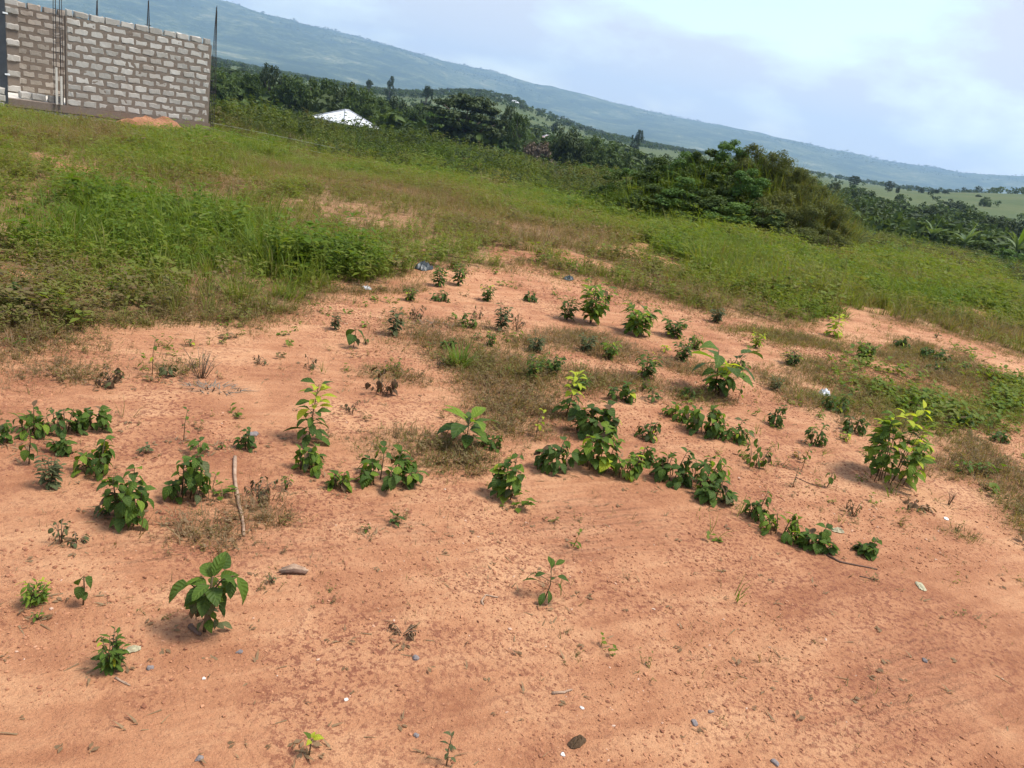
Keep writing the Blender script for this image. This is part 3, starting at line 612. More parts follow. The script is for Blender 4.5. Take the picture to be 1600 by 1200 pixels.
TREES = [   # name, family, x, y, height, width, label, material
    ('tree', 'round', -46.44, 108.48, 7.15, 4.49, 'leafy tree right behind the free corner of the block wall', 'crown_a'),
    ('tree', 'round', -45.89, 115.19, 7.84, 4.29, 'rounded tree between the wall corner and the tall dark tree', 'crown_a'),
    ('tree', 'tall', -44.41, 120.05, 9.00, 3.59, 'tall dark tree standing above the line of trees left of the white roof', 'crown_b'),
    ('tree', 'round', -40.78, 119.22, 8.62, 4.87, 'rounded green tree just right of the tall dark tree', 'crown_a'),
    ('tree', 'round', -39.39, 123.89, 8.88, 4.90, 'dense green tree above and left of the white roof', 'crown_a'),
    ('tree', 'round', -37.77, 128.57, 9.12, 4.92, 'dense green tree directly above the white roof', 'crown_a'),
    ('tree', 'round', -33.99, 125.48, 8.99, 4.44, 'dark rounded tree above the peak of the white roof', 'crown_b'),
    ('tree', 'round', -28.85, 114.42, 8.76, 5.13, 'broad tree touching the white roof on its right', 'crown_a'),
    ('tree', 'round', -29.87, 131.65, 7.91, 4.52, 'smaller tree right of the white roof', 'crown_a'),
    ('tree', 'round', -28.25, 137.12, 8.18, 4.94, 'tree between the white roof and the big spreading tree, first of three', 'crown_b'),
    ('tree', 'round', -24.87, 135.74, 8.11, 4.91, 'tree between the white roof and the big spreading tree, second of three', 'crown_a'),
    ('tree', 'round', -21.30, 134.32, 7.88, 4.67, 'pale tree leaning into the big spreading tree', 'crown_c'),
    ('spreading_tree', 'flat', -14.18, 119.16, 10.43, 9.76, 'big dark spreading tree with layered flat crown', 'crown_b'),
    ('tree', 'tall', -8.35, 121.71, 9.74, 2.89, 'slender upright tree just right of the big spreading tree', 'crown_b'),
    ('tree', 'tall', -6.03, 115.84, 9.00, 3.32, 'slender bushy tree with pale stems right of the spreading tree', 'crown_a'),
    ('shrub', 'round', -2.53, 111.97, 7.49, 4.66, 'brownish leafless looking thicket below the pink roof', 'crown_e'),
    ('tree', 'round', 1.42, 107.99, 8.83, 4.81, 'dark round tree right of the brownish thicket', 'crown_b'),
    ('tree', 'round', 4.63, 109.90, 8.61, 4.37, 'green tree right of the dark round tree', 'crown_a'),
    ('tree', 'wide', 7.90, 111.72, 8.54, 5.86, 'wide bamboo like tree above the spoil heap, with soft outline', 'crown_a'),
    ('tree', 'wide', 11.73, 115.40, 8.51, 5.67, 'low wide tree right of the bamboo like tree', 'crown_a'),
    ('tree', 'wide', 15.07, 110.98, 8.28, 4.73, 'low tree just above the left shoulder of the overgrown heap', 'crown_b'),
    ('tree', 'round', 19.38, 118.42, 7.72, 4.28, 'low tree touching the overgrown heap from behind', 'crown_a'),
    ('shrub', 'round', -26.26, 81.89, 4.71, 2.65, 'round bush left of the white roof', 'crown_b'),
    ('shrub', 'round', -19.80, 89.84, 4.88, 2.83, 'light green bush at the right foot of the white roof', 'crown_c'),
    ('shrub', 'round', -26.02, 75.65, 3.05, 2.10, 'bush below the tall dark tree', 'crown_b'),
    ('shrub', 'round', -29.85, 72.06, 3.34, 1.84, 'yellowish bush beside the wall corner bars', 'crown_c'),
    ('shrub', 'round', -29.66, 78.59, 3.87, 2.03, 'dark bush just right of the small white roof', 'crown_b'),
    ('shrub', 'round', -17.58, 59.46, 1.47, 1.77, 'bush cut by the left eave of the white roof', 'crown_b'),
    ('shrub', 'round', -15.03, 58.09, 1.40, 1.83, 'bush in front of the white roof', 'crown_a'),
    ('shrub', 'round', -14.07, 74.69, 3.14, 2.73, 'low bush right of the light green bush', 'crown_a'),
    ('shrub', 'round', -11.15, 69.11, 2.38, 2.43, 'low bush below the pale leaning tree', 'crown_c'),
    ('shrub', 'round', -9.02, 71.43, 2.63, 2.52, 'low bush under the big spreading tree', 'crown_c'),
    ('shrub', 'round', -5.61, 83.81, 4.65, 2.42, 'bush at the foot of the slender upright tree', 'crown_c'),
    ('shrub', 'round', -1.62, 63.98, 2.19, 2.07, 'low bush below the brownish thicket', 'crown_c'),
    ('shrub', 'round', 2.46, 59.95, 2.64, 1.64, 'light round bush below the dark round tree', 'crown_c'),
    ('shrub', 'round', 3.48, 47.87, 1.82, 1.69, 'bush at the left foot of the overgrown heap', 'crown_c'),
    ('tree', 'tall', -89.69, 410.31, 14.35, 4.44, 'lone far tree on the grassy hill above the white roof', 'crown_b'),
    ('tree', 'tall', -102.32, 417.65, 10.96, 4.51, 'small far tree left of the lone tree on the grassy hill', 'crown_b'),
    ('tree', 'tall', -56.00, 325.21, 12.53, 5.08, 'tall lone tree in haze left of the big spreading tree', 'crown_b'),
    ('tree', 'tall', 28.61, 298.63, 11.39, 4.24, 'lone tree rising above the low trees by the overgrown heap', 'crown_b'),
    ('tree', 'round', -46.11, 477.78, 7.29, 4.53, 'far bush on the grassy hill right of the spreading tree', 'crown_b'),
    ('tree', 'round', -3.18, 419.99, 6.86, 5.35, 'far bush low on the grassy hill above the dark round tree', 'crown_b'),
    ('tree', 'round', 69.15, 198.29, 4.87, 2.53, 'dark conical tree at the right edge of the overgrown heap', 'crown_b'),
    ('tree', 'flat', 114.59, 309.46, 5.00, 3.45, 'flat topped lone tree on the plain skyline', 'crown_b'),
    ('tree', 'flat', 137.74, 332.61, 4.51, 3.17, 'second flat topped tree on the plain skyline', 'crown_b'),
    ('tree', 'round', 140.81, 331.32, 3.79, 1.45, 'tiny tree beside the second flat topped tree', 'crown_b'),
    ('tree', 'round', 173.57, 382.46, 3.52, 2.21, 'round tree on the plain skyline left of a close pair', 'crown_b'),
    ('tree', 'round', 179.04, 379.93, 2.71, 2.45, 'left one of the close pair of trees on the plain', 'crown_b'),
    ('tree', 'round', 182.71, 378.18, 2.24, 2.69, 'right one of the close pair of trees on the plain', 'crown_b'),
    ('tree', 'round', 176.31, 336.62, 1.27, 2.12, 'small tree on the plain near the right edge', 'crown_b'),
    ('shrub', 'round', 141.43, 264.57, 3.85, 3.13, 'bush on the plain near the right edge', 'crown_a'),
    ('shrub', 'wide', 97.99, 196.97, 4.61, 5.31, 'wide dark bush on the plain above the banana plants', 'crown_b'),
    ('shrub', 'wide', 64.55, 157.27, 2.61, 5.11, 'dark bush at the left end of the valley hedge', 'crown_b'),
    ('shrub', 'wide', 60.44, 137.28, 2.79, 4.41, 'dark bush second in the valley hedge', 'crown_b'),
    ('shrub', 'round', 57.66, 122.07, 4.14, 4.73, 'tall dark bush left of the banana plants', 'crown_b'),
    ('shrub', 'wide', 65.16, 123.91, 4.63, 4.87, 'green bush behind the banana plants', 'crown_a'),
    ('shrub', 'wide', 62.18, 111.88, 4.70, 4.65, 'dark green bush behind the right banana plant', 'crown_b'),
    ('shrub', 'wide', 60.48, 103.64, 4.77, 4.25, 'dark green bush cut by the right edge', 'crown_b'),
    ('shrub', 'round', 36.04, 87.90, 1.62, 2.61, 'bush below the valley hedge beside the overgrown heap', 'crown_a'),
    ('shrub', 'round', 32.43, 73.13, 1.97, 2.15, 'low bush left of the banana plants', 'crown_c'),
    ('shrub', 'round', 25.22, 45.48, 1.37, 1.72, 'leafy bush below the right banana plant', 'crown_a'),
    ('shrub', 'round', 23.41, 39.60, 1.24, 1.63, 'leafy bush at the right edge below the banana plants', 'crown_c'),
    ('shrub', 'round', 20.18, 39.10, 0.50, 1.40, 'low bush below the left banana plant', 'crown_d'),
    ('shrub', 'round', 16.54, 29.71, 0.50, 1.13, 'low leafy bush at the end of the lush grass on the right', 'crown_a'),
    ('shrub', 'round', 15.42, 25.73, 0.50, 0.89, 'low leafy bush at the right edge by the lush grass', 'crown_c'),
    ('shrub', 'round', 15.76, 36.76, 0.50, 1.25, 'low olive bush at the right foot of the overgrown heap', 'crown_d'),
    ('shrub', 'round', 16.32, 34.32, 0.50, 1.15, 'low green bush between the heap and the banana plants', 'crown_a'),
]
HEAP_SHRUBS = [   # x, y, top z, width, material, label
    (1.77, 23.53, 0.58, 1.13, 'crown_a', 'leafy shrub at the left tail of the overgrown heap'),
    (2.40, 23.68, 0.84, 1.25, 'crown_c', 'leafy shrub on the left slope of the overgrown heap'),
    (3.03, 23.20, 1.20, 1.28, 'crown_a', "dark leafy shrub left of the heap's main dome"),
    (3.73, 23.30, 1.47, 1.28, 'crown_c', 'dark leafy shrub on the left shoulder of the heap'),
    (4.31, 23.00, 1.73, 1.18, 'crown_a', 'dark shrub on the heap just left of its top'),
    (4.84, 22.69, 2.08, 1.11, 'crown_c', 'dark green shrub on top of the heap'),
    (5.42, 22.35, 2.33, 1.12, 'crown_d', 'olive dry shrub on the peak of the heap'),
    (6.04, 21.99, 2.18, 0.99, 'crown_d', 'olive dry shrub right of the peak of the heap'),
    (6.59, 21.62, 1.96, 0.90, 'crown_d', 'brownish dry shrub on the right slope of the heap'),
    (7.01, 21.06, 1.60, 0.85, 'crown_d', 'brownish dry shrub lower on the right slope of the heap'),
    (7.43, 20.49, 1.17, 0.76, 'crown_d', 'dry shrub near the right end of the heap'),
    (2.94, 21.80, 0.48, 1.39, 'crown_a', 'leafy shrub low on the left front of the heap'),
    (3.69, 21.48, 0.85, 1.42, 'crown_c', 'dark leafy shrub in the left front of the heap'),
    (4.42, 21.14, 1.18, 1.38, 'crown_a', 'dark hanging shrub in the middle front of the heap'),
    (5.16, 20.97, 1.43, 1.29, 'crown_c', 'green shrub in the upper front of the heap'),
    (5.84, 20.48, 1.29, 1.18, 'crown_d', 'olive shrub in the right front of the heap'),
    (6.50, 19.97, 1.04, 1.05, 'crown_d', 'olive brown shrub low on the right front of the heap'),
    (3.87, 20.64, 0.31, 1.21, 'crown_a', 'dark shrub at the left foot of the heap'),
    (4.70, 20.06, 0.53, 1.22, 'crown_c', 'dark broad leaved shrub at the middle foot of the heap'),
    (5.56, 19.63, 0.61, 1.15, 'crown_a', 'green shrub at the foot of the heap right of centre'),
    (6.31, 19.19, 0.48, 0.93, 'crown_d', 'dry shrub at the right foot of the heap'),
    (6.98, 18.96, 0.61, 0.79, 'crown_d', 'small dry shrub at the far right foot of the heap'),
]
BANANAS = [
    (31.44, 64.77, 'banana plant with splayed pale leaves, the left one of three'),
    (32.73, 61.88, 'banana plant with one glowing yellow green leaf, the middle one of three'),
    (31.65, 53.31, 'banana plant cut by the right edge'),
]

# ------------------------------------------------------------------ where grass grows
_eaz = [a for a, r in EDGE]; _er = [r for a, r in EDGE]

def in_ellipses(x, y, table, soft=0.35):
    """0..1, 1 well inside one of the (cx, cy, ux, uy, vx, vy) ellipses"""
    best = np.zeros_like(np.asarray(x, float))
    rr_ = np.hypot(x, y) * .055
    x = x + (fbm(x, y, 1.1, 141, 3) - .5) * 4 * rr_; y = y + (fbm(x, y, 1.3, 143, 3) - .5) * 4 * rr_
    for cx, cy, ux, uy, vx, vy in table:
        det = ux * vy - uy * vx
        if abs(det) < 1e-6: continue
        a = ((x - cx) * vy - (y - cy) * vx) / det
        b = ((y - cy) * ux - (x - cx) * uy) / det
        d = np.hypot(a, b)
        best = np.maximum(best, 1 - sstep(1 - soft, 1 + soft, d))
    return best

def field_mask(x, y):
    r = np.hypot(x, y); az = np.degrees(np.arctan2(x, y))
    edge = np.interp(az, _eaz, _er, left=3.9, right=10.5)
    edge = np.where(np.abs(az) > 90, 3.5, edge)
    wob = (fbm(x, y, 0.9, 41, 4) - 0.5) * 1.5
    m = sstep(-0.12, 0.5, r - edge + wob * (0.5 + 0.05 * r))
    bare = in_ellipses(x, y, BARE, 0.45) * sstep(0.25, 0.5, fbm(x, y, 0.5, 77, 3) + 0.12)
    thin = sstep(0.60, 0.72, fbm(x, y, 2.6, 88, 4)) * 0.3 * (1 - sstep(14, 20, r))
    return m * (1 - bare) * (1 - thin)

def mat_mask(x, y):
    m = in_ellipses(x, y, MATS, 0.55)
    return m * sstep(0.36, 0.56, fbm(x, y, 0.45, 63, 4) + 0.10)

# ------------------------------------------------------------------ ground sheet
def sheet_axis(n, reach, a):
    u = np.linspace(-1, 1, n)
    k = math.asinh(reach / a)
    return a * np.sinh(k * u)
N = 560
xs = sheet_axis(N, 12000, 1.6)
ys = sheet_axis(N, 12000, 1.6) + 3.2
X, Y = np.meshgrid(xs, ys)
Z = ground_h(X, Y)
verts = np.stack([X.ravel(), Y.ravel(), Z.ravel()], 1)
ii = np.arange(N * N).reshape(N, N)
faces = np.stack([ii[:-1, :-1].ravel(), ii[:-1, 1:].ravel(), ii[1:, 1:].ravel(), ii[1:, :-1].ravel()], 1)
me = mesh_np('ground', verts, faces, M['soil'], smooth=True)
ca = me.color_attributes.new('veg', 'FLOAT_COLOR', 'POINT')
fx, fy = X.ravel(), Y.ravel(); fr = np.hypot(fx, fy)
vegc = np.zeros((N * N, 4), np.float32)
vegc[:, 0] = np.clip(np.maximum(field_mask(fx, fy) * 0.85, mat_mask(fx, fy) * 0.6), 0, 1)
vegc[:, 1] = sstep(17, 34, fr + 6 * (fbm(fx, fy, 5, 90, 3) - 0.5))
trk = np.zeros_like(fx)                                       # two old wheel tracks across the bare soil
for (tx0, ty0), (tx1, ty1), wdt in TRACKS:
    L_ = math.hypot(tx1 - tx0, ty1 - ty0); dx_, dy_ = (tx1 - tx0) / L_, (ty1 - ty0) / L_
    along = (fx - tx0) * dx_ + (fy - ty0) * dy_; off = (fx - tx0) * -dy_ + (fy - ty0) * dx_
    trk = np.maximum(trk, np.exp(-(off / wdt) ** 2) * sstep(-.3, .3, along) * (1 - sstep(L_ - .3, L_ + .3, along)))
vegc[:, 2] = trk * (1 - np.clip(vegc[:, 0] * 1.5, 0, 1)) * sstep(.42, .62, fbm(fx, fy, .4, 93, 3))
vegc[:, 3] = 1
ca.data.foreach_set('color', vegc.ravel())
tag(link('ground', me), 'bare red soil in front running into grassland and distant green fields', kind='structure')

# ------------------------------------------------------------------ far wooded ridge
RIDGE = [(-80, 250), (-50, 330), (-36, 345), (-30, 340), (-25, 330), (-19.5, 310), (-13, 276), (-8, 252), (-4, 230), (1, 206), (5.5, 186), (10, 180), (14.6, 182),
         (18.5, 164), (22.6, 158), (26.5, 172), (30.3, 212), (36, 230), (50, 220), (80, 190)]
def ridge_h(az, r):
    crest = np.interp(az, [a for a, h in RIDGE], [h for a, h in RIDGE])
    ax, ay = r * np.sin(np.radians(az)), r * np.cos(np.radians(az))
    spur = fbm(ax, ay, 1500, 31, 5)
    up = sstep(3300, 5700, r + 900 * (spur - 0.5))
    down = 1 - 0.35 * sstep(5900, 7600, r)
    return -8 + crest * up * down * (0.86 + 0.28 * fbm(ax, ay, 520, 35, 5)) * (0.97 + 0.06 * fbm(ax, ay, 110, 37, 2))
na, nr = 620, 110
AZ, RR = np.meshgrid(np.linspace(-82, 82, na), np.linspace(3000, 7600, nr))
rx, ry = RR * np.sin(np.radians(AZ)), RR * np.cos(np.radians(AZ))
rz = ridge_h(AZ, RR)
ii = np.arange(na * nr).reshape(nr, na)
faces = np.stack([ii[:-1, :-1].ravel(), ii[:-1, 1:].ravel(), ii[1:, 1:].ravel(), ii[1:, :-1].ravel()], 1)

def ridge_material():
    m, n, l, p = new_mat('ridge_forest')
    tc = n.new('ShaderNodeTexCoord')
    a = noise(n, l, 0.004, 8, 0.68, tc.outputs['Object'], 0.6)
    b = noise(n, l, 0.03, 5, 0.7, tc.outputs['Object'])
    f = math_n(n, l, 'ADD', math_n(n, l, 'MULTIPLY', a.outputs['Fac'], 0.6), math_n(n, l, 'MULTIPLY', b.outputs['Fac'], 0.4))
    r = ramp(n, [(0.36, (0.014, 0.028, 0.013)), (0.48, (0.032, 0.052, 0.020)), (0.56, (0.085, 0.105, 0.045)), (0.66, (0.26, 0.24, 0.15))])
    l.new(f, r.inputs['Fac']); l.new(r.outputs['Color'], p.inputs['Base Color'])
    p.inputs['Roughness'].default_value = 0.95
    p.inputs['Specular IOR Level'].default_value = 0.1
    l.new(bump(n, l, b.outputs['Fac'], 0.9, 12.0), p.inputs['Normal'])
    return m
M['ridge'] = ridge_material()
tag(link('hills', mesh_np('hills', np.stack([rx.ravel(), ry.ravel(), rz.ravel()], 1), faces, M['ridge'], True)),
    'long blue wooded ridge along the horizon', kind='structure')

# ------------------------------------------------------------------ unfinished block building
def block_material(name, dark, light, stain):
    m, n, l, p = new_mat(name)
    tc = n.new('ShaderNodeTexCoord'); P = tc.outputs['Object']
    oi = n.new('ShaderNodeObjectInfo')
    geo = n.new('ShaderNodeNewGeometry')
    a = noise(n, l, 14, 6, 0.65, P)
    wp = noise(n, l, 0.9, 4, 0.6, geo.outputs['Position'])
    f = math_n(n, l, 'ADD', math_n(n, l, 'MULTIPLY', a.outputs['Fac'], 0.55), math_n(n, l, 'MULTIPLY', oi.outputs['Random'], 0.45))
    r = ramp(n, [(0.2, dark), (0.75, light)])
    l.new(f, r.inputs['Fac'])
    rs = ramp(n, [(0.48, (0, 0, 0)), (0.66, (1, 1, 1))]); l.new(wp.outputs['Fac'], rs.inputs['Fac'])
    c = mixc(n, l, math_n(n, l, 'MULTIPLY', rs.outputs['Color'], 0.45), r.outputs['Color'], stain)
    l.new(c, p.inputs['Base Color'])
    p.inputs['Roughness'].default_value = 0.95; p.inputs['Specular IOR Level'].default_value = 0.15
    b = noise(n, l, 90, 4, 0.7, P)
    l.new(bump(n, l, b.outputs['Fac'], 0.6, 0.006), p.inputs['Normal'])
    return m
M['block'] = block_material('sandcrete_block', (0.30, 0.278, 0.242), (0.52, 0.485, 0.430), (0.33, 0.262, 0.205))
M['block_dark'] = block_material('dark_brown_block', (0.24, 0.205, 0.165), (0.42, 0.375, 0.32), (0.27, 0.19, 0.135))  # browner, and shade put into the colour so the rear wall reads set back
M['mortar'] = block_material('mortar_brown_grey', (0.150, 0.118, 0.092), (0.225, 0.180, 0.142), (0.15, 0.108, 0.08))
M['plinth'] = block_material('stained_concrete', (0.15, 0.115, 0.090), (0.30, 0.235, 0.185), (0.21, 0.12, 0.075))
M['slab'] = simple_mat('pale_concrete', (0.46, 0.42, 0.36), (0.60, 0.56, 0.49), 5, 0.9, 0.3)
M['rebar'] = simple_mat('rebar', (0.030, 0.028, 0.030), (0.075, 0.060, 0.052), 20, 0.6, 0.2, 0.003)
M['post'] = simple_mat('dark_steel_post', (0.035, 0.040, 0.047), (0.055, 0.060, 0.066), 6, 0.5, 0)
M['white'] = simple_mat('white_paint', (0.70, 0.70, 0.69), (0.80, 0.80, 0.79), 6, 0.6, 0)
M['rope'] = simple_mat('pale_string', (0.50, 0.50, 0.40), (0.66, 0.66, 0.55), 30, 0.8, 0)

brng = random.Random(5)
def block_mesh(seed, sx, sy, sz, mat='block'):
    """a hollow-cast sandcrete block with worn, chipped arrises (about 60 triangles)"""
    r = random.Random(seed)
    bm = bmesh.new()
    bmesh.ops.create_cube(bm, size=1.0)
    bmesh.ops.scale(bm, verts=bm.verts, vec=(sx, sy, sz))
    bmesh.ops.subdivide_edges(bm, edges=[e for e in bm.edges if abs(e.verts[0].co.x - e.verts[1].co.x) > 0.01], cuts=2)
    bmesh.ops.bevel(bm, geom=[e for e in bm.edges if e.calc_face_angle(0) > 0.5], offset=0.018, segments=1, affect='EDGES')
    for v in bm.verts:
        v.co += Vector((r.uniform(-1, 1) * 0.026, r.uniform(-1, 1) * 0.005, r.uniform(-1, 1) * 0.021))
    for k in range(4):                        # a chip or two off the arris
        v = r.choice(list(bm.verts)); v.co.x *= r.uniform(0.82, 0.95); v.co.z *= r.uniform(0.72, 0.92)
    me = bpy.data.meshes.new('block'); bm.to_mesh(me); bm.free()
    me.materials.append(M[mat])
    return me
BLK = [block_mesh(s, 0.400, 0.15, 0.178) for s in range(14)]
HALF = [block_mesh(40 + s, 0.175, 0.15, 0.178) for s in range(4)]
BLK_DARK = [block_mesh(60 + s, 0.400, 0.15, 0.178, 'block_dark') for s in range(8)]
HALF_DARK = [block_mesh(80 + s, 0.175, 0.15, 0.178, 'block_dark') for s in range(3)]

def block_wall(name, p0, p1, z0, courses, label, first_off=0.0, full=None, half_=None):
    """wall from p0 to p1 (front face on the camera side); every block is a part"""
    p0 = Vector((*p0, 0)); p1 = Vector((*p1, 0))
    L = (p1 - p0).length; d = (p1 - p0).normalized()
    rz = math.atan2(d.y, d.x)
    w = empty(name, (p0.x, p0.y, z0), rz)
    tag(w, label, 'wall')
    mb = MB()
    H = courses * 0.25
    # bedding mortar with a slightly wandering face, set 7 mm behind the faces of the blocks
    n, kz = max(8, int(L / 0.12)), courses * 3
    for side, yy in ((0, 0.007), (1, 0.143)):
        base = len(mb.v)
        for i in range(n + 1):
            for k in range(kz + 1):
                mb.v.append((L * i / n, yy + brng.uniform(-0.004, 0.004), (H - 0.235) * k / kz))
        for i in range(n):
            for k in range(kz):
                q = (base + i * (kz + 1) + k, base + (i + 1) * (kz + 1) + k, base + (i + 1) * (kz + 1) + k + 1, base + i * (kz + 1) + k + 1)
                mb.f.append(q if side == 0 else q[::-1])
    mb.box((L / 2, 0.075, (H - 0.235) / 2), (L - 0.004, 0.12, H - 0.239))
    mb.build('mortar', M['mortar'], w)
    for c in range(courses):
        x = first_off if c % 2 == 0 else first_off - 0.2375
        z = c * 0.25 + 0.115
        while x < L:
            a, b = max(x, 0.0), min(x + 0.475, L)
            if b - a > 0.14:
                half = (b - a) < 0.40
                src = brng.choice((half_ or HALF) if half else (full or BLK))
                o = link('block', src, w)
                sc = ((b - a) - 0.055) / (0.185 if half else 0.420)
                top = c == courses - 1
                o.location = ((a + b) / 2 + brng.uniform(-.012, .012), 0.075 + brng.uniform(-.004, .004), z + brng.uniform(-.008, .008) - (0.008 if top else 0))
                o.scale = (min(sc, 1.25) * brng.uniform(0.96, 1.03) * (1.05 if top else 1), 1.0, brng.uniform(0.93, 1.05) * (1.08 if top else 1))
                o.rotation_euler = (0, brng.uniform(-0.014, 0.014) + (math.pi if brng.random() < .5 else 0), 0)
            x += 0.475
    return w, rz

WL, WR = (-16.40, 26.05), (-13.22, 29.72)         # foot of the front wall, its two ends
WZ = -0.84
wd = (Vector(WR) - Vector(WL)).normalized()
wn2 = Vector((-wd.y, wd.x))                        # away from the camera
wall_front, wrz = block_wall('block_wall', WL, WR, WZ, 12, 'unplastered grey block wall facing the field, its right end at the corner bars')
# plinth beam and footing under it, running on to the left under the open bay
mb = MB()
Lf = (Vector(WR) - Vector(WL)).length
def wall_box(mb, x0, x1, y0, y1, z0, z1):
    mb.box(((x0 + x1) / 2, (y0 + y1) / 2, (z0 + z1) / 2), (x1 - x0, y1 - y0, z1 - z0))
pl = empty('plinth', (WL[0], WL[1], WZ), wrz)
tag(pl, 'rain stained concrete footing under the grey block walls', 'footing')
wall_box(mb, -3.6, Lf + 0.06, -0.02, 0.30, -0.24, -0.006); mb.build('beam', M['plinth'], pl)
x = -3.55
while x < Lf - 0.1:
    o = link('block', brng.choice(BLK), pl); o.location = (x + 0.21, 0.10, -0.36); o.scale = (1, 1, 1.05)
    x += 0.475
mb = MB(); wall_box(mb, -3.6, Lf, 0.06, 0.28, -0.9, -0.245); mb.build('mortar', M['mortar'], pl)
mb = MB(); wall_box(mb, -3.5, Lf - 0.15, 0.31, 3.5, -0.5, -0.02)
fl = mb.build('floor_slab', M['slab'], None); fl.location = (WL[0], WL[1], WZ); fl.rotation_euler = (0, 0, wrz)
tag(fl, 'pale concrete floor slab inside the unfinished block building', 'slab')

def wpt(x, y):
    p = Vector(WL) + wd * x + wn2 * y
    return (p.x, p.y)
block_wall('block_wall', wpt(-3.4, 3.3), wpt(1.2, 3.3), WZ, 12, 'rear block wall seen through the open bay behind the bar bundle', 0.1, BLK_DARK, HALF_DARK)
# pier of the rear wall, two blocks wide, at the end of the open bay
pier = empty('block_pier', (*wpt(-0.86, 2.6), WZ), wrz)
tag(pier, 'narrow block pier at the end of the open bay near the dark post', 'pier')
for c in range(12):
    o = link('block', brng.choice(BLK), pl if False else pier); o.location = (0, 0.1 * (c % 2), c * 0.25 + 0.115); o.scale = (0.95, 1.3, 1.04)
    o.rotation_euler = (0, 0, brng.uniform(-.02, .02))
mb = MB(); wall_box(mb, -0.18, 0.18, -0.05, 0.15, 0, 2.8); mb.build('mortar', M['mortar'], pier)

# loose blocks left on the slab
for k, (bx_, by_, rr, lab) in enumerate([(-1.02, 0.64, 0.30, 'loose block tilted at the left end of the short row on the slab'),
                                         (-0.66, 0.56, 0.05, 'loose block in the middle of the short row on the slab'),
                                         (-0.18, 0.55, -0.03, 'loose block next to the upright bar bundle on the slab')]):
    o = link('concrete_block', BLK[k]); o.location = (*wpt(bx_, by_), WZ + 0.10); o.rotation_euler = (0, 0, wrz + rr); o.scale = (1.05, 1.2, 1.1)
    tag(o, lab, 'block', 'loose blocks on the slab')

# starter bars of the columns
def bar_cage(x, y, z0, z1, label, spread=0.085, tip=0.02, n=4, stirrups=(), sleeves=False):
    c = empty('rebar_cage', (*wpt(x, y), z0), wrz)
    tag(c, label, 'rebar', 'column starter bars')
    H = z1 - z0
    for k in range(n):
        a = math.pi / 4 + k * 2 * math.pi / n
        sx, sy = spread * math.cos(a), spread * math.sin(a)
        mb = MB()
        pts = []
        for t in (0, 0.4, 0.75, 1.0):
            q = 1 - (1 - tip / spread) * max(0, (t - 0.45) / 0.55)
            pts.append((sx * q + brng.uniform(-.006, .006), sy * q, H * t * (1 - 0.012 * k)))
        mb.tube(pts, 0.011, 5)
        mb.build('bar', M['rebar'], c)
    for z in stirrups:
        mb = MB(); s = spread * 0.78
        mb.tube([(-s, -s, z), (s, -s, z + .01), (s, s, z), (-s, s, z + .01), (-s, -s, z)], 0.006, 4)
        mb.build('stirrup', M['rebar'], c)
    return c
bar_cage(-0.20, 0.10, WZ, 3.1, 'tall bundle of dark bars at the open end of the front wall', 0.13, 0.11, 6, (0.3, 1.6, 1.9, 2.05, 2.2, 2.35, 2.5, 2.7, 2.9, 3.2))
bar_cage(1.05, 0.32, WZ, 2.62, 'bars just rising over the front wall near the tall bundle', 0.09, 0.012, 4, (2.2, 2.9))
bar_cage(2.70, 0.32, WZ, 2.98, 'bars rising over the middle of the front wall', 0.10, 0.012, 4, (2.4, 3.0))
bar_cage(Lf + 0.16, 0.10, -1.3, 3.3, 'tall tied bars at the free right corner of the front wall', 0.10, 0.012, 4, (0.4, 0.8, 1.2, 1.6, 2.0, 2.4, 2.8))
# short pale formwork stubs against the bar bundle
for k, dx in enumerate((-0.12, 0.02)):
    fb = MB(); wall_box(fb, -0.03, 0.03, -0.02, 0.02, 0, 1.15 - 0.25 * k)
    o = fb.build('formwork_board', M['slab']); o.location = (*wpt(-0.20 + dx, -0.09), WZ); o.rotation_euler = (0, 0, wrz)
    tag(o, ('taller' if k == 0 else 'shorter') + ' pale board standing against the tall bar bundle', 'board')

# dark post and low pier at the left edge
mb = MB(); mb.box((0, 0, 1.9), (0.20, 0.10, 3.8))
po = empty('gate_post', (*wpt(-1.88, -0.35), WZ - 0.55), wrz); tag(po, 'dark grey steel post with two pale brackets at the left edge', 'post')
mb.build('post', M['post'], po)
for z in (1.28, 3.04):
    b2 = MB(); b2.box((0.10, -0.02, z), (0.14, 0.10, 0.045)); b2.build('bracket', M['white'], po)
lp = empty('block_pier', (*wpt(-2.16, -0.75), WZ - 0.5), wrz); tag(lp, 'low pale block pier at the foot of the dark steel post', 'pier')
for c in range(4):
    o = link('block', BLK[c], lp); o.location = (0, 0, 0.1 + 0.215 * c); o.scale = (0.9, 1.5, 1.12)

# setting-out strings from the wall corner into the grass
def string_line(pts, label):
    mb = MB(); mb.tube(pts, 0.006, 4)
    o = mb.build('string_line', M['rope']); tag(o, label, 'string', 'setting-out strings')
_a = wpt(Lf + 0.1, 0.05)
string_line([(_a[0], _a[1], -0.80), (-11.2, 29.8, -0.80), (-8.4, 30.0, -0.86)], 'upper pale string stretched from the wall corner over the grass')
string_line([(_a[0], _a[1], -1.02), (-10.2, 28.3, -0.95), (-6.0, 27.2, -0.92)], 'lower pale string stretched from the wall corner over the grass')

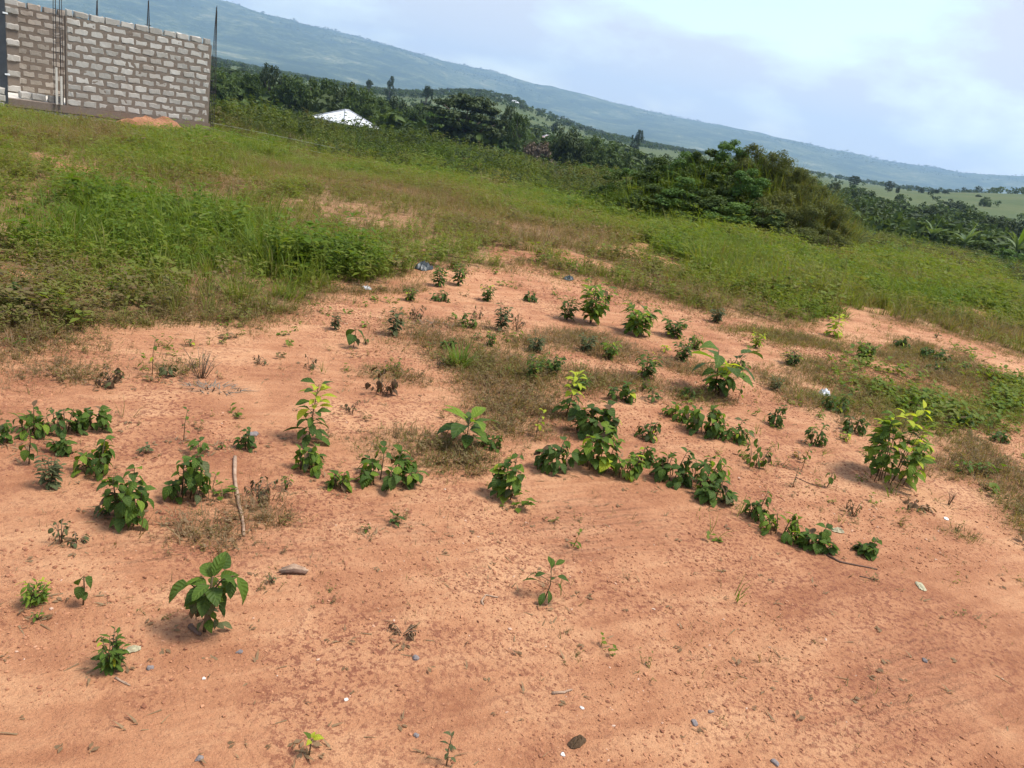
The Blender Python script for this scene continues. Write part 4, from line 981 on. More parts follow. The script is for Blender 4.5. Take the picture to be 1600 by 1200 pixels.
# heap of dug-out earth in front of the wall
def heap(name, cx, cy, rx_, ry_, h, seed, label):
    n, k = 40, 12
    vs, fs = [], []
    rz_ = wrz
    for j in range(k + 1):
        for i in range(n):
            a = 2 * math.pi * i / n; q = j / k
            px, py = rx_ * q * math.cos(a), ry_ * q * math.sin(a)
            wx = cx + px * math.cos(rz_) - py * math.sin(rz_); wy = cy + px * math.sin(rz_) + py * math.cos(rz_)
            nz = float(fbm(np.array([wx * 3.0]), np.array([wy * 3.0]), 1.0, seed, 4)[0])
            z = gh(wx, wy) - 0.06 + h * (1 - q * q) ** 1.2 * (0.6 + 0.75 * nz)
            vs.append((wx, wy, z))
    for j in range(k):
        for i in range(n):
            a = j * n + i; b = j * n + (i + 1) % n
            fs.append((a, a + n, b + n, b))
    m2 = MB(); m2.v, m2.f = vs, fs
    o = m2.build(name, M['heap'], None, True)
    tag(o, label, 'heap')
M['heap'] = simple_mat('dug_red_earth', (0.20, 0.088, 0.045), (0.38, 0.185, 0.10), 2.2, 0.95, 0.9, 0.05)
_h = wpt(2.3, -1.1)
heap('soil_heap', _h[0], _h[1], 1.75, 0.75, 0.68, 7, 'heap of dug orange earth against the foot of the block wall')

# broken block and mortar lying along the foot of the wall
rb = MB()
for k in range(46):
    bx_, by_ = wpt(brng.uniform(-1.6, Lf + .6), brng.uniform(-.75, -.10)); s_ = brng.uniform(.03, .11); z_ = gh(bx_, by_)
    base = [(-1, -1, -.6), (1, -.8, -.6), (.9, 1, -.6), (-.8, .9, -.6), (-.7, -.8, .7), (.8, -.7, .5), (.6, .8, .8), (-.9, .6, .4)]
    a_ = brng.uniform(0, 6.28); ca, sa = math.cos(a_), math.sin(a_)
    pts = [(bx_ + s_ * (px_ * ca - py_ * sa) * brng.uniform(.8, 1.2), by_ + s_ * (px_ * sa + py_ * ca) * brng.uniform(.8, 1.2), z_ + .03 + s_ * pz_) for px_, py_, pz_ in base]
    rb.add(pts, [(3, 2, 1, 0), (4, 5, 6, 7), (0, 1, 5, 4), (1, 2, 6, 5), (2, 3, 7, 6), (3, 0, 4, 7)])
tag(rb.build('rubble', M['block_dark']), 'broken block rubble along the foot of the block wall', kind='stuff')

# ------------------------------------------------------------------ foliage meshes
def leaf_cloud(name, mat, centres, radii, per, size, seed, flat=0.0, aspect=1.6):
    """leaf-sized faces gathered in clumps; each leaf is a bent pair of triangles"""
    r = np.random.default_rng(seed)
    V, Fc = [], []
    cs = np.repeat(np.asarray(centres, float), per, axis=0)
    rr = np.repeat(np.asarray(radii, float), per)
    n = len(cs)
    d = r.normal(size=(n, 3)); d /= np.linalg.norm(d, axis=1, keepdims=True)
    q = r.random(n) ** 0.45
    pos = cs + d * (rr * q)[:, None] * np.array([1, 1, 0.8 - flat * 0.4])
    nrm = d * 0.7 + np.array([0, 0, 0.6]) + r.normal(size=(n, 3)) * 0.45
    nrm /= np.linalg.norm(nrm, axis=1, keepdims=True)
    t = r.normal(size=(n, 3)); t[:, 2] -= 0.5
    t -= nrm * np.sum(t * nrm, axis=1, keepdims=True)
    t /= np.linalg.norm(t, axis=1, keepdims=True)
    b = np.cross(nrm, t)
    L = size * r.uniform(0.6, 1.25, n)[:, None]
    W = L / aspect
    base = pos - t * L * 0.5
    v0 = base; v1 = pos + b * W * 0.5 + nrm * L * 0.10; v2 = pos + t * L * 0.5 - nrm * L * 0.12; v3 = pos - b * W * 0.5 + nrm * L * 0.10
    V = np.stack([v0, v1, v2, v3], 1).reshape(-1, 3)
    f = np.arange(n * 4).reshape(n, 4)
    F2 = np.concatenate([f[:, [0, 1, 2]], f[:, [0, 2, 3]]])
    return mesh_np(name, V, F2, mat)

def crown_layout(fam, seed):
    """clump centres and radii for a crown of unit height (z 0..1) and unit width, limbs that reach them"""
    r = random.Random(seed)
    cs, rs = [], []
    if fam == 'flat':
        tiers = [(0.93, 0.30, 12), (0.83, 0.44, 22), (0.70, 0.50, 26), (0.57, 0.48, 24), (0.44, 0.42, 18), (0.30, 0.36, 14), (0.18, 0.34, 10)]
        for z, w, k in tiers:
            for i in range(k):
                a = r.uniform(0, 6.28); q = math.sqrt(r.random()) * w
                cs.append((q * math.cos(a) , q * math.sin(a), z + r.uniform(-.03, .03))); rs.append(r.uniform(.07, .12))
    elif fam == 'tall':
        for i in range(40):
            z = r.uniform(0.25, 0.97); w = 0.46 * (1 - abs((z - 0.6) / 0.42) ** 2.2 * 0.75) * r.uniform(.3, 1.0)
            a = r.uniform(0, 6.28)
            cs.append((w * math.cos(a), w * math.sin(a), z)); rs.append(r.uniform(.07, .14))
        cs.append((0.03, 0, 0.95)); rs.append(.09)
    elif fam == 'bushy':
        for i in range(64):
            a = r.uniform(0, 6.28); q = math.sqrt(r.random()); top = (1 - q ** 2.4 * .8) * (.82 + .2 * math.sin(2 * a + seed) * q)
            cs.append((0.46 * q * math.cos(a), 0.46 * q * math.sin(a), max(.06, top * r.random() ** .5 * .95))); rs.append(r.uniform(.08, .15))
    elif fam == 'wide':
        for i in range(64):
            a = r.uniform(0, 6.28); q = math.sqrt(r.random()); z = (1 - q ** 2.2 * 0.75) * r.uniform(.30, .93)
            cs.append((0.46 * q * math.cos(a), 0.46 * q * math.sin(a), max(0.12, z))); rs.append(r.uniform(.07, .14))
    else:
        lobes = [(r.uniform(-.22, .22), r.uniform(-.22, .22), r.uniform(.45, .74), r.uniform(.20, .30)) for _ in range(6)] + [(0, 0, .58, .38)]
        for i in range(62):
            lx, ly, lz, lr = r.choice(lobes)
            d = Vector((r.gauss(0, 1), r.gauss(0, 1), r.gauss(0, 1))).normalized() * lr * r.uniform(.55, 1)
            cs.append((lx + d.x, ly + d.y, min(.95, max(.14, lz + d.z * 0.95)))); rs.append(r.uniform(.08, .15))
    return cs, rs

def trunk_mesh(fam, seed, cs, stems=1):
    r = random.Random(seed)
    mb = MB()
    fork = {'flat': .30, 'bushy': .1, 'tall': .55, 'wide': .10, 'round': .28}[fam]
    if fam in ('wide', 'bushy') or stems > 1:
        for c in r.sample(cs, min(9, len(cs))):
            mb.tube([(c[0] * .15, c[1] * .15, -.04), (c[0] * .5, c[1] * .5, c[2] * .5), c], [.016, .010, .004], 5)
    else:
        mb.tube([(0, 0, -.04), (r.uniform(-.01, .01), 0, fork * .6), (r.uniform(-.02, .02), r.uniform(-.02, .02), fork), (0, 0, .8)], [.034, .026, .021, .006], 7)
        for c in r.sample(cs, min(11, len(cs))):
            z0 = r.uniform(fork * .7, max(fork, c[2] * .75))
            mb.tube([(0, 0, z0), (c[0] * .5, c[1] * .5, z0 + (c[2] - z0) * .65), c], [.013, .009, .004], 5)
    return mb.mesh('trunk', M['bark'], True)

TREE_LIB = {}
def tree_parts(fam, mat, shrub):
    key = (fam, mat, shrub)
    if key not in TREE_LIB:
        out = []
        for k in range(2):
            seed = 100 + 7 * k + (hash_s(fam + mat) % 50)
            cs, rs = crown_layout(fam, seed)
            per = 62 if not shrub else 46
            if fam == 'flat': per = 56
            crown = leaf_cloud('crown', M[mat], cs, rs, per, 0.060 if not shrub else .075, seed, flat=1.0 if fam == 'flat' else 0.0)
            trunk = trunk_mesh(fam, seed, cs, 3 if shrub else 1)
            out.append((crown, trunk))
        TREE_LIB[key] = out
    return TREE_LIB[key]
def hash_s(s): return sum((i + 3) * ord(c) for i, c in enumerate(s))

trng = random.Random(11)
def put_tree(name, fam, x, y, h, w, label, mat, group, z=None):
    shrub = name == 'shrub'
    if shrub or (w < 3.2 and fam == 'round'): fam = 'bushy'
    crown, trunk = tree_parts(fam, mat, shrub)[trng.randrange(2)]
    t = empty(name, (x, y, gh(x, y) if z is None else z), trng.uniform(0, 6.28))
    tag(t, label, 'shrub' if shrub else 'tree', group)
    for nm, me_ in (('crown', crown), ('stems' if shrub else 'trunk', trunk)):
        o = link(nm, me_, t); o.scale = (w * 1.25, w * 1.25, h)
    return t
for nm, fam, x, y, h, w, lab, mat in TREES:
    put_tree(nm, fam, x, y, h, w, lab, mat, 'shrubs beyond the field' if nm == 'shrub' else 'trees beyond the field')

# shrubs on the overgrown spoil heap: finer leaves, seen from some twenty metres
def heap_shrub_lib():
    lib = {}
    for mat in ('crown_a', 'crown_c', 'crown_d'):
        lib[mat] = []
        for k in range(3):
            r = random.Random(500 + k + len(mat) * 7 + ord(mat[-1]))
            cs, rs = [], []
            for i in range(44):
                a = r.uniform(0, 6.28); q = math.sqrt(r.random()); z = (1 - q ** 2) * r.uniform(.45, .96) + .06
                cs.append((.47 * q * math.cos(a), .47 * q * math.sin(a), z * (.86 if mat == 'crown_d' else 1))); rs.append(r.uniform(.07, .15) * (1.25 if mat == 'crown_d' else 1))
            dry = mat == 'crown_d'
            crown = leaf_cloud('crown', M[mat], cs, rs, 170 if not dry else 170, 0.045 if not dry else 0.048, 900 + k, aspect=1.7 if not dry else 2.8)
            mb = MB()
            for c in r.sample(cs, 12 if not dry else 26):
                e = (c[0] * 1.12, c[1] * 1.12, min(1.08, c[2] * 1.1)) if dry else c
                mb.tube([(c[0] * .25, c[1] * .25, -.1), (c[0] * .6, c[1] * .6, c[2] * .6), e], [.010, .007, .003], 4)
            lib[mat].append((crown, mb.mesh('stems', M['stem_dry' if dry else 'stem'])))
    return lib
HL = heap_shrub_lib()
for i, (x, y, zt, w, mat, lab) in enumerate(HEAP_SHRUBS):
    g = gh(x, y)
    h = max(0.7, min(1.7, zt - g + 0.1))
    t = empty('shrub', (x, y, zt - h), trng.uniform(0, 6.28))
    if zt - h > g: t.location.z = g - 0.05; h = zt - t.location.z
    tag(t, lab, 'shrub', 'shrubs on the overgrown heap')
    crown, stems = HL[mat][i % 3]
    for nm, me_ in (('crown', crown), ('stems', stems)):
        o = link(nm, me_, t); o.scale = (w * 1.35, w * 1.35, h)

# banana plants
def blade_leaf(mb, base, az, length, width, rise, droop, fold=0.12, n=7):
    d = Vector((math.cos(az), math.sin(az), 0)); s = Vector((-d.y, d.x, 0))
    p = Vector(base); ang = rise; step = length / n
    rows = []
    for i in range(n + 1):
        t = i / n
        wv = width * (math.sin(math.pi * min(1, 0.10 + t * 0.90)) ** 0.7) * 0.5 if t > .12 else width * .06
        up = Vector((-d.x * math.sin(ang), -d.y * math.sin(ang), math.cos(ang)))
        rows.append((p - s * wv + up * wv * fold * 2, p.copy(), p + s * wv + up * wv * fold * 2))
        p = p + (d * math.cos(ang) + Vector((0, 0, 1)) * math.sin(ang)) * step
        ang -= droop / n
    vs, fs = [], []
    for row in rows: vs += list(row)
    for i in range(n):
        for k in range(2):
            a = i * 3 + k
            fs.append((a, a + 1, a + 4, a + 3))
    mb.add(vs, fs)
for k, (x, y, lab) in enumerate(BANANAS):
    t = empty('banana_plant', (x, y, gh(x, y)), trng.uniform(0, 6.28))
    tag(t, lab, 'banana plant', 'banana plants in the valley')
    mb = MB(); mb.tube([(0, 0, -.1), (0.03, 0, .8), (0, .04, 1.5)], [.15, .12, .07], 8); mb.build('trunk', M['leaf_dull'], t, True)
    nl = 12
    for i in range(nl):
        mb = MB()
        upright = i == 0
        blade_leaf(mb, (0, 0, 1.35), 2.4 * i + trng.uniform(-.3, .3), trng.uniform(1.5, 2.2) if not upright else 1.9, .30 if not upright else .26,
                   trng.uniform(.35, 1.35) if not upright else 1.45, trng.uniform(.5, 1.5) if not upright else .15)
        mb.build('leaf', M['leaf_lime'] if (upright and k == 1) else (M['leaf_bright'] if upright else M['banana']), t, True)

# ------------------------------------------------------------------ houses down the valley
M['roof_white'] = simple_mat('white_sheet_roof', (0.66, 0.68, 0.70), (0.76, 0.77, 0.78), 1.5, 0.45, 0.0)
M['seam'] = simple_mat('sheet_seam', (0.42, 0.43, 0.45), (0.52, 0.53, 0.55), 2, 0.5, 0)
M['roof_cap'] = simple_mat('grey_ridge_cap', (0.30, 0.31, 0.33), (0.38, 0.39, 0.41), 2, 0.5, 0)
M['render'] = simple_mat('pale_render', (0.50, 0.46, 0.40), (0.62, 0.57, 0.50), 1.5, 0.9, 0)
M['roof_red'] = simple_mat('faded_red_roof', (0.42, 0.20, 0.16), (0.55, 0.29, 0.23), 2, 0.7, 0)
M['glass'] = simple_mat('dark_window', (0.03, 0.035, 0.04), (0.05, 0.055, 0.06), 2, 0.2, 0)
def hip_house(x, y, rz, w, d, eave, apex, label, roof='roof_white'):
    g = gh(x, y)
    hme = empty('house', (x, y, g), rz); tag(hme, label, 'house')
    mb = MB(); mb.box((0, 0, (eave - g) / 2 - 0.1), (w - .8, d - .8, eave - g + .16)); mb.build('wall', M['render'], hme)
    e, a = eave - g, apex - g
    k = max(0.0, (w - d) / 2)
    cnr = [(-w / 2, -d / 2, e), (w / 2, -d / 2, e), (w / 2, d / 2, e), (-w / 2, d / 2, e)]
    tp = [(-k - .05, 0, a), (k + .05, 0, a)]
    for nm, poly in (('roof_slope', [cnr[0], cnr[1], tp[1], tp[0]]), ('roof_slope', [cnr[1], cnr[2], tp[1]]), ('roof_slope', [cnr[2], cnr[3], tp[0], tp[1]]), ('roof_slope', [cnr[3], cnr[0], tp[0]])):
        mb = MB(); n = len(poly)
        low = [(p[0], p[1], p[2] - .08) for p in poly]
        mb.add(poly + low, [tuple(range(n)), tuple(range(2 * n - 1, n - 1, -1))] + [(i, i + n, (i + 1) % n + n, (i + 1) % n) for i in range(n)])
        sl = mb.build(nm, M[roof], hme)
        if n == 4: ends = [(Vector(poly[0]).lerp(Vector(poly[1]), s_), Vector(poly[3]).lerp(Vector(poly[2]), s_)) for s_ in (.12, .28, .44, .6, .76, .9)]
        else: ends = [(Vector(poly[0]).lerp(Vector(poly[1]), s_), (Vector(poly[0]).lerp(Vector(poly[1]), s_)).lerp(Vector(poly[2]), 1 - 2 * abs(s_ - .5)) if False else Vector(poly[2])) for s_ in (.25, .5, .75)]
        for p_, q_ in ends:                                     # standing seams of the roofing sheets
            sm = MB(); sm.tube([p_ + Vector((0, 0, .01)), q_ + Vector((0, 0, .01))], .03, 4); sm.build('seam', M['seam'], sl)
    for p, q in ((cnr[0], tp[0]), (cnr[1], tp[1]), (cnr[2], tp[1]), (cnr[3], tp[0]), (tp[0], tp[1])):
        mb = MB(); mb.tube([(p[0], p[1], p[2] + .03), (q[0], q[1], q[2] + .03)], .10, 5); mb.build('ridge_cap', M['roof_cap'], hme)
    for sx in (-w * .25, w * .25):
        mb = MB(); mb.box((sx, -(d - .8) / 2 - .02, e * .55), (1.1, .06, 1.1)); mb.build('window', M['glass'], hme)
    return hme
hip_house(-28.7, 106.6, R(60), 6.6, 6.0, -3.6, -2.0, 'white hip roofed house half hidden by bushes below the trees')
hip_house(-54.9, 141.5, R(20), 7.0, 6.0, -6.2, -4.5, 'small white roof glimpsed between bushes near the wall corner')
hip_house(-3.1, 193.0, R(30), 2.8, 2.4, -2.6, -1.75, 'house with faded red roof showing over the brownish thicket', 'roof_red')
hip_house(-45.0, 702.0, R(10), 11.0, 8.0, 10.6, 12.4, 'tiny white house on the far grassy hill')

# ------------------------------------------------------------------ stuff: grass, undergrowth, gravel, far woods
def scatter(name, protos, pos, rot, scl, tint, idx, label, kind='stuff'):
    """one object: points with attributes, geometry nodes put a tuft on each"""
    pc = bpy.data.collections.new(name + '_kinds')
    for i, me_ in enumerate(protos):
        o = bpy.data.objects.new('%s_%02d' % (name, i), me_)
        pc.objects.link(o)
    n = len(pos)
    me = bpy.data.meshes.new(name)
    me.vertices.add(n); me.vertices.foreach_set('co', np.asarray(pos, np.float32).ravel())
    a = me.attributes.new('rot', 'FLOAT_VECTOR', 'POINT'); a.data.foreach_set('vector', np.asarray(rot, np.float32).ravel())
    a = me.attributes.new('scl', 'FLOAT_VECTOR', 'POINT'); a.data.foreach_set('vector', np.asarray(scl, np.float32).ravel())
    a = me.attributes.new('tint', 'FLOAT', 'POINT'); a.data.foreach_set('value', np.asarray(tint, np.float32))
    a = me.attributes.new('kind_index', 'INT', 'POINT'); a.data.foreach_set('value', np.asarray(idx, np.int32))
    ob = link(name, me)
    ng = bpy.data.node_groups.new(name + '_nodes', 'GeometryNodeTree')
    ng.interface.new_socket('Geometry', in_out='INPUT', socket_type='NodeSocketGeometry')
    ng.interface.new_socket('Geometry', in_out='OUTPUT', socket_type='NodeSocketGeometry')
    nd, lk = ng.nodes, ng.links
    gi, go = nd.new('NodeGroupInput'), nd.new('NodeGroupOutput')
    ci = nd.new('GeometryNodeCollectionInfo'); ci.inputs['Collection'].default_value = pc
    ci.inputs['Separate Children'].default_value = True; ci.inputs['Reset Children'].default_value = True
    ip = nd.new('GeometryNodeInstanceOnPoints'); ip.inputs['Pick Instance'].default_value = True
    def named(nm, ty):
        q = nd.new('GeometryNodeInputNamedAttribute'); q.data_type = ty; q.inputs['Name'].default_value = nm
        return q.outputs['Attribute']
    lk.new(gi.outputs[0], ip.inputs['Points']); lk.new(ci.outputs[0], ip.inputs['Instance'])
    lk.new(named('kind_index', 'INT'), ip.inputs['Instance Index'])
    lk.new(named('rot', 'FLOAT_VECTOR'), ip.inputs['Rotation'])
    lk.new(named('scl', 'FLOAT_VECTOR'), ip.inputs['Scale'])
    lk.new(ip.outputs['Instances'], go.inputs[0])
    md = ob.modifiers.new('scatter', 'NODES'); md.node_group = ng
    tag(ob, label, kind=kind)
    return ob

def blades(seed, n, h, w, spread, lean, curl, name='tuft', mat='grass', seg=3):
    r = np.random.default_rng(seed)
    V, Fc = [], []
    for i in range(n):
        a = r.uniform(0, 6.283); q = spread * math.sqrt(r.random())
        b = np.array([q * math.cos(a), q * math.sin(a), -0.01])
        az = a + r.normal() * 0.8; le = abs(r.normal()) * lean + 0.05
        L = h * r.uniform(0.55, 1.1); ww = w * r.uniform(0.7, 1.3)
        d = np.array([math.cos(az), math.sin(az), 0]); s = np.array([-d[1], d[0], 0])
        ang = math.pi / 2 - le; p = b.copy(); k0 = len(V)
        for j in range(seg):
            t = j / seg
            V.append(p - s * ww * (1 - t * .6) / 2); V.append(p + s * ww * (1 - t * .6) / 2)
            p = p + (d * math.cos(ang) + np.array([0, 0, 1]) * math.sin(ang)) * (L / seg)
            ang -= curl * r.uniform(.5, 1.4) / seg
        V.append(p)
        for j in range(seg - 1):
            o = k0 + 2 * j
            Fc += [(o, o + 1, o + 3), (o, o + 3, o + 2)]
        o = k0 + 2 * (seg - 1)
        Fc.append((o, o + 1, o + 2))
    return mesh_np(name, V, Fc, M[mat])

def weed(seed, stems, h, leaf, nleaf, spread, name='weed', mat='grass', aspect=2.0):
    r = np.random.default_rng(seed)
    V, Fc = [], []
    for i in range(stems):
        a = r.uniform(0, 6.283); q = spread * math.sqrt(r.random()) * .5
        b = np.array([q * math.cos(a), q * math.sin(a), -0.01])
        tip = b + np.array([math.cos(a) * spread * r.uniform(.2, .9), math.sin(a) * spread * r.uniform(.2, .9), h * r.uniform(.6, 1.1)])
        s = np.cross(tip - b, [0.3, 0.9, 0.1]); s = s / np.linalg.norm(s) * 0.0025
        k0 = len(V); V += [b - s, b + s, tip]; Fc.append((k0, k0 + 1, k0 + 2))
        for j in range(nleaf):
            t = r.uniform(.25, 1.02); p = b + (tip - b) * t
            la = r.uniform(0, 6.283); el = r.uniform(-.5, .7)
            d = np.array([math.cos(la) * math.cos(el), math.sin(la) * math.cos(el), math.sin(el)])
            sd = np.cross(d, [0, 0, 1.0]); sd /= max(1e-6, np.linalg.norm(sd)); up = np.cross(sd, d)
            L = leaf * r.uniform(.6, 1.3); W = L / aspect
            k0 = len(V)
            V += [p, p + d * L * .5 + sd * W * .5 + up * L * .06, p + d * L - up * L * .15, p + d * L * .5 - sd * W * .5 + up * L * .06]
            Fc += [(k0, k0 + 1, k0 + 2), (k0, k0 + 2, k0 + 3)]
    return mesh_np(name, V, Fc, M[mat])

rg = np.random.default_rng(2024)
def sample_sector(n, r0, r1, az0, az1, power=1.0):
    """points in an annular sector; power 2 spreads them evenly over area, 1 crowds them nearer"""
    u = rg.random(n)
    r = (r0 ** power + u * (r1 ** power - r0 ** power)) ** (1 / power)
    az = np.radians(rg.uniform(az0, az1, n))
    return r * np.sin(az), r * np.cos(az)

# --- the field
tufts = [blades(1, 16, .26, .0075, .06, .42, .9), blades(2, 14, .34, .008, .05, .35, .8), blades(3, 18, .18, .007, .08, .6, 1.0),
         weed(4, 5, .26, .036, 11, .12), weed(5, 6, .20, .028, 12, .12, aspect=1.8), weed(6, 4, .34, .050, 10, .10, aspect=3.2),
         blades(7, 5, .52, .005, .04, .25, .5), blades(8, 7, .46, .0045, .07, .55, 1.3), weed(9, 4, .24, .058, 7, .14, aspect=1.5), weed(10, 3, .34, .055, 9, .12, aspect=2.4)]
x, y = sample_sector(150000, 3.6, 36, -62, 62, 1.25)
fm = field_mask(x, y)
bx0 = (x - WL[0]) * wd.x + (y - WL[1]) * wd.y; by0 = (x - WL[0]) * wn2.x + (y - WL[1]) * wn2.y
fm = fm * (1 - ((bx0 > -4.2) & (bx0 < Lf + .1) & (by0 > -.25)))
_hx, _hy = bx0 - 2.3, by0 + 1.1
fm = fm * (1 - ((_hx / 1.7) ** 2 + (_hy / .8) ** 2 < 1))
nearwall = sstep(-2.6, -.6, by0) * (bx0 < Lf + .5)
r_ = np.hypot(x, y)
lush = in_ellipses(x, y, LUSH, .5); brown = in_ellipses(x, y, BROWN, .6)
patch = fbm(x, y, 2.2, 51, 4)
dens = np.clip(fm * (0.52 + 0.40 * lush + 0.8 * (patch - .38)) * np.where(r_ > 12, 1.0, .95), 0, 1)
keep = rg.random(len(x)) < dens
x, y, lush, brown, patch, r_, fm, nearwall = (q[keep] for q in (x, y, lush, brown, patch, r_, fm, nearwall))
n = len(x)
tint = 0.50 + 0.95 * (patch - 0.5) - 0.30 * lush + 0.26 * brown + rg.normal(0, .14, n) + 0.16 * (1 - sstep(0.2, .9, fm))
big = 0.60 + 0.38 * lush - 0.20 * brown + 0.5 * (fbm(x, y, 1.1, 57, 3) - .5)
big = np.clip(big * rg.lognormal(0, .22, n), .25, 1.7) * (0.55 + .45 * sstep(0, 1, fm)) * (1 + .35 * sstep(14, 32, r_))
sc = np.stack([big * rg.uniform(.8, 1.5, n)] * 2 + [big * rg.uniform(.65, 1.2, n)], 1)
sc[:, 2] *= 1 - .55 * nearwall
sc[:, :2] *= (1 + .5 * sstep(10, 30, r_))[:, None]
leafy = sstep(.40, .58, fbm(x, y, 1.5, 161, 4) + .10 * lush * (r_ < 14))                 # some stands are weeds, others grass
idx = np.where(rg.random(n) < .12 + .70 * leafy, rg.choice([3, 4, 5, 8, 9], n, p=[.24, .22, .20, .20, .14]), rg.choice([0, 1, 2, 6, 7], n, p=[.32, .22, .24, .12, .10]))
tint = tint - .10 * leafy
rot = np.stack([rg.normal(0, .08, n), rg.normal(0, .08, n), rg.uniform(0, 6.283, n)], 1)
scatter('grass', tufts, np.stack([x, y, ground_h(x, y)], 1), rot, sc, np.clip(tint, 0.02, .95), idx, 'mixed green and browning grass and weeds covering the field')

# --- dry mats on the bare soil and thin stubble along the field's edge
mats = [blades(21, 22, .055, .003, .09, 1.3, .8, seg=2), blades(22, 16, .07, .0026, .09, 1.1, 1.0, seg=2), weed(23, 6, .05, .014, 6, .10), blades(24, 14, .045, .0035, .10, 1.4, .2, seg=2)]
x, y = sample_sector(150000, 2.0, 12.5, -48, 48, 1.5)
mm = np.maximum(mat_mask(x, y), 0.75 * in_ellipses(x, y, WEEDY, .5))
az_ = np.degrees(np.arctan2(x, y)); ed = np.interp(az_, _eaz, _er)
fringe = np.exp(-((np.hypot(x, y) - ed - .1) / .45) ** 2) * sstep(.35, .6, fbm(x, y, .6, 61, 4)) * .8
spread_ = in_ellipses(x, y, MATS, 1.0) * sstep(.42, .62, fbm(x, y, .35, 64, 4)) * .55
dens = np.clip(np.maximum(np.maximum(mm * .95, spread_ * 1.5), fringe) + 0.012, 0, 1)
keep = rg.random(len(x)) < dens
x, y, mm = x[keep], y[keep], mm[keep]; n = len(x)
wd_ = in_ellipses(x, y, WEEDY, .5)
tint = 0.74 + .5 * (fbm(x, y, .8, 66, 3) - .5) + rg.normal(0, .09, n) - .25 * wd_
s_ = rg.uniform(.6, 1.35, n) * (.65 + .5 * mm)
rot = np.stack([rg.normal(0, .12, n), rg.normal(0, .12, n), rg.uniform(0, 6.283, n)], 1)
scatter('dry_grass', mats, np.stack([x, y, ground_h(x, y)], 1), rot, np.stack([s_, s_, s_ * rg.uniform(.7, 1.3, n)], 1), np.clip(tint, .3, 1), rg.choice(4, n, p=[.35, .25, .2, .2]),
        'low brownish dry grass lying in mats on the bare soil')

# --- creeping leafy weeds on the right
creep = [weed(31, 4, .09, .045, 5, .16, aspect=1.3), weed(32, 3, .12, .05, 5, .14, aspect=1.4), weed(33, 5, .06, .035, 5, .18, aspect=1.2)]
x, y = sample_sector(9000, 4.5, 12, 20, 44, 2)
k = rg.random(len(x)) < in_ellipses(x, y, WEEDY, .5) * sstep(.42, .6, fbm(x, y, .55, 71, 3)) * .5
x, y = x[k], y[k]; n = len(x); s_ = rg.uniform(.6, 1.3, n)
scatter('creeping_weeds', creep, np.stack([x, y, ground_h(x, y)], 1), np.stack([rg.normal(0, .1, n)] * 2 + [rg.uniform(0, 6.28, n)], 1),
        np.stack([s_] * 3, 1), np.clip(rg.normal(.22, .1, n), 0, .5), rg.choice(3, n), 'creeping green weeds over the dry grass on the right')

# --- rank growth between the field and the trees
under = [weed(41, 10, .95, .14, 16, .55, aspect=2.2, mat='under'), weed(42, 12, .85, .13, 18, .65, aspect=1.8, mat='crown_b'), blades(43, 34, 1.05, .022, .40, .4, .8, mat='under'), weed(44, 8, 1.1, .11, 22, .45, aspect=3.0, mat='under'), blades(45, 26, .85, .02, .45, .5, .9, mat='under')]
x, y = sample_sector(46000, 25, 150, -50, 55, 1.1)
r_ = np.hypot(x, y); az_ = np.degrees(np.arctan2(x, y))
start = np.interp(az_, [-60, -30, -25, -12, 0, 6, 14, 22, 28, 40], [34, 34, 33, 30, 27, 26, 24, 24, 24, 26])
dens = sstep(-3, 5, r_ - start + 5 * (fbm(x, y, 4, 81, 3) - .5)) * np.where(az_ > 12, 1.0, (0.55 + .6 * (fbm(x, y, 6, 83, 3) - .4)))
k = rg.random(len(x)) < dens
# nothing grows through the building
bx0 = (x - WL[0]) * wd.x + (y - WL[1]) * wd.y; by0 = (x - WL[0]) * wn2.x + (y - WL[1]) * wn2.y
k &= ~((bx0 > -4.2) & (bx0 < Lf + .4) & (by0 > -.7) & (by0 < 4.2))
x, y, r_ = x[k], y[k], r_[k]; n = len(x)
az_ = np.degrees(np.arctan2(x, y))
s_ = rg.uniform(.5, 1.25, n) * (.55 + .55 * sstep(26, 50, r_)) * (1 - .55 * sstep(15, 22, az_) * sstep(26, 36, r_)) * (.6 + .8 * fbm(x, y, 5, 85, 3))
tint = .36 + 1.1 * (fbm(x, y, 6, 87, 4) - .5) + rg.normal(0, .08, n)
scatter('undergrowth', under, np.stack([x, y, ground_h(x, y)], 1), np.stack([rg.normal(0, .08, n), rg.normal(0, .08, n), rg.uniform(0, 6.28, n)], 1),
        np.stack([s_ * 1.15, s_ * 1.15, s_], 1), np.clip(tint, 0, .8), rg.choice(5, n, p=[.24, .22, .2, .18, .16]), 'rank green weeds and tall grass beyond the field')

# --- tall dry grass and vines over the spoil heap
tall = [blades(51, 26, .8, .014, .20, .45, 1.1, mat='under'), blades(52, 20, .95, .012, .18, .35, 1.0, mat='grass'), weed(53, 7, .45, .11, 12, .30, aspect=1.5, mat='under'), weed(54, 8, .4, .09, 12, .30, aspect=1.8, mat='under')]
x = rg.uniform(0.2, 9.8, 5200); y = rg.uniform(19.0, 26.5, 5200)
mh = sum(m_[4] * np.exp(-((x - m_[0]) / m_[2]) ** 2 - ((y - m_[1]) / m_[3]) ** 2) for m_ in MOUND)
k = rg.random(len(x)) < sstep(.10, .30, mh) * .6
x, y = x[k], y[k]; n = len(x)
dryness = sstep(5.0, 6.6, x + .9 * (fbm(x, y, 1.5, 95, 3) - .5) * 2)
idx = np.where(rg.random(n) < .30 + .55 * dryness, rg.integers(0, 2, n), rg.integers(2, 4, n))
tint = .14 + .34 * dryness + rg.normal(0, .08, n)
s_ = rg.uniform(.6, 1.15, n)
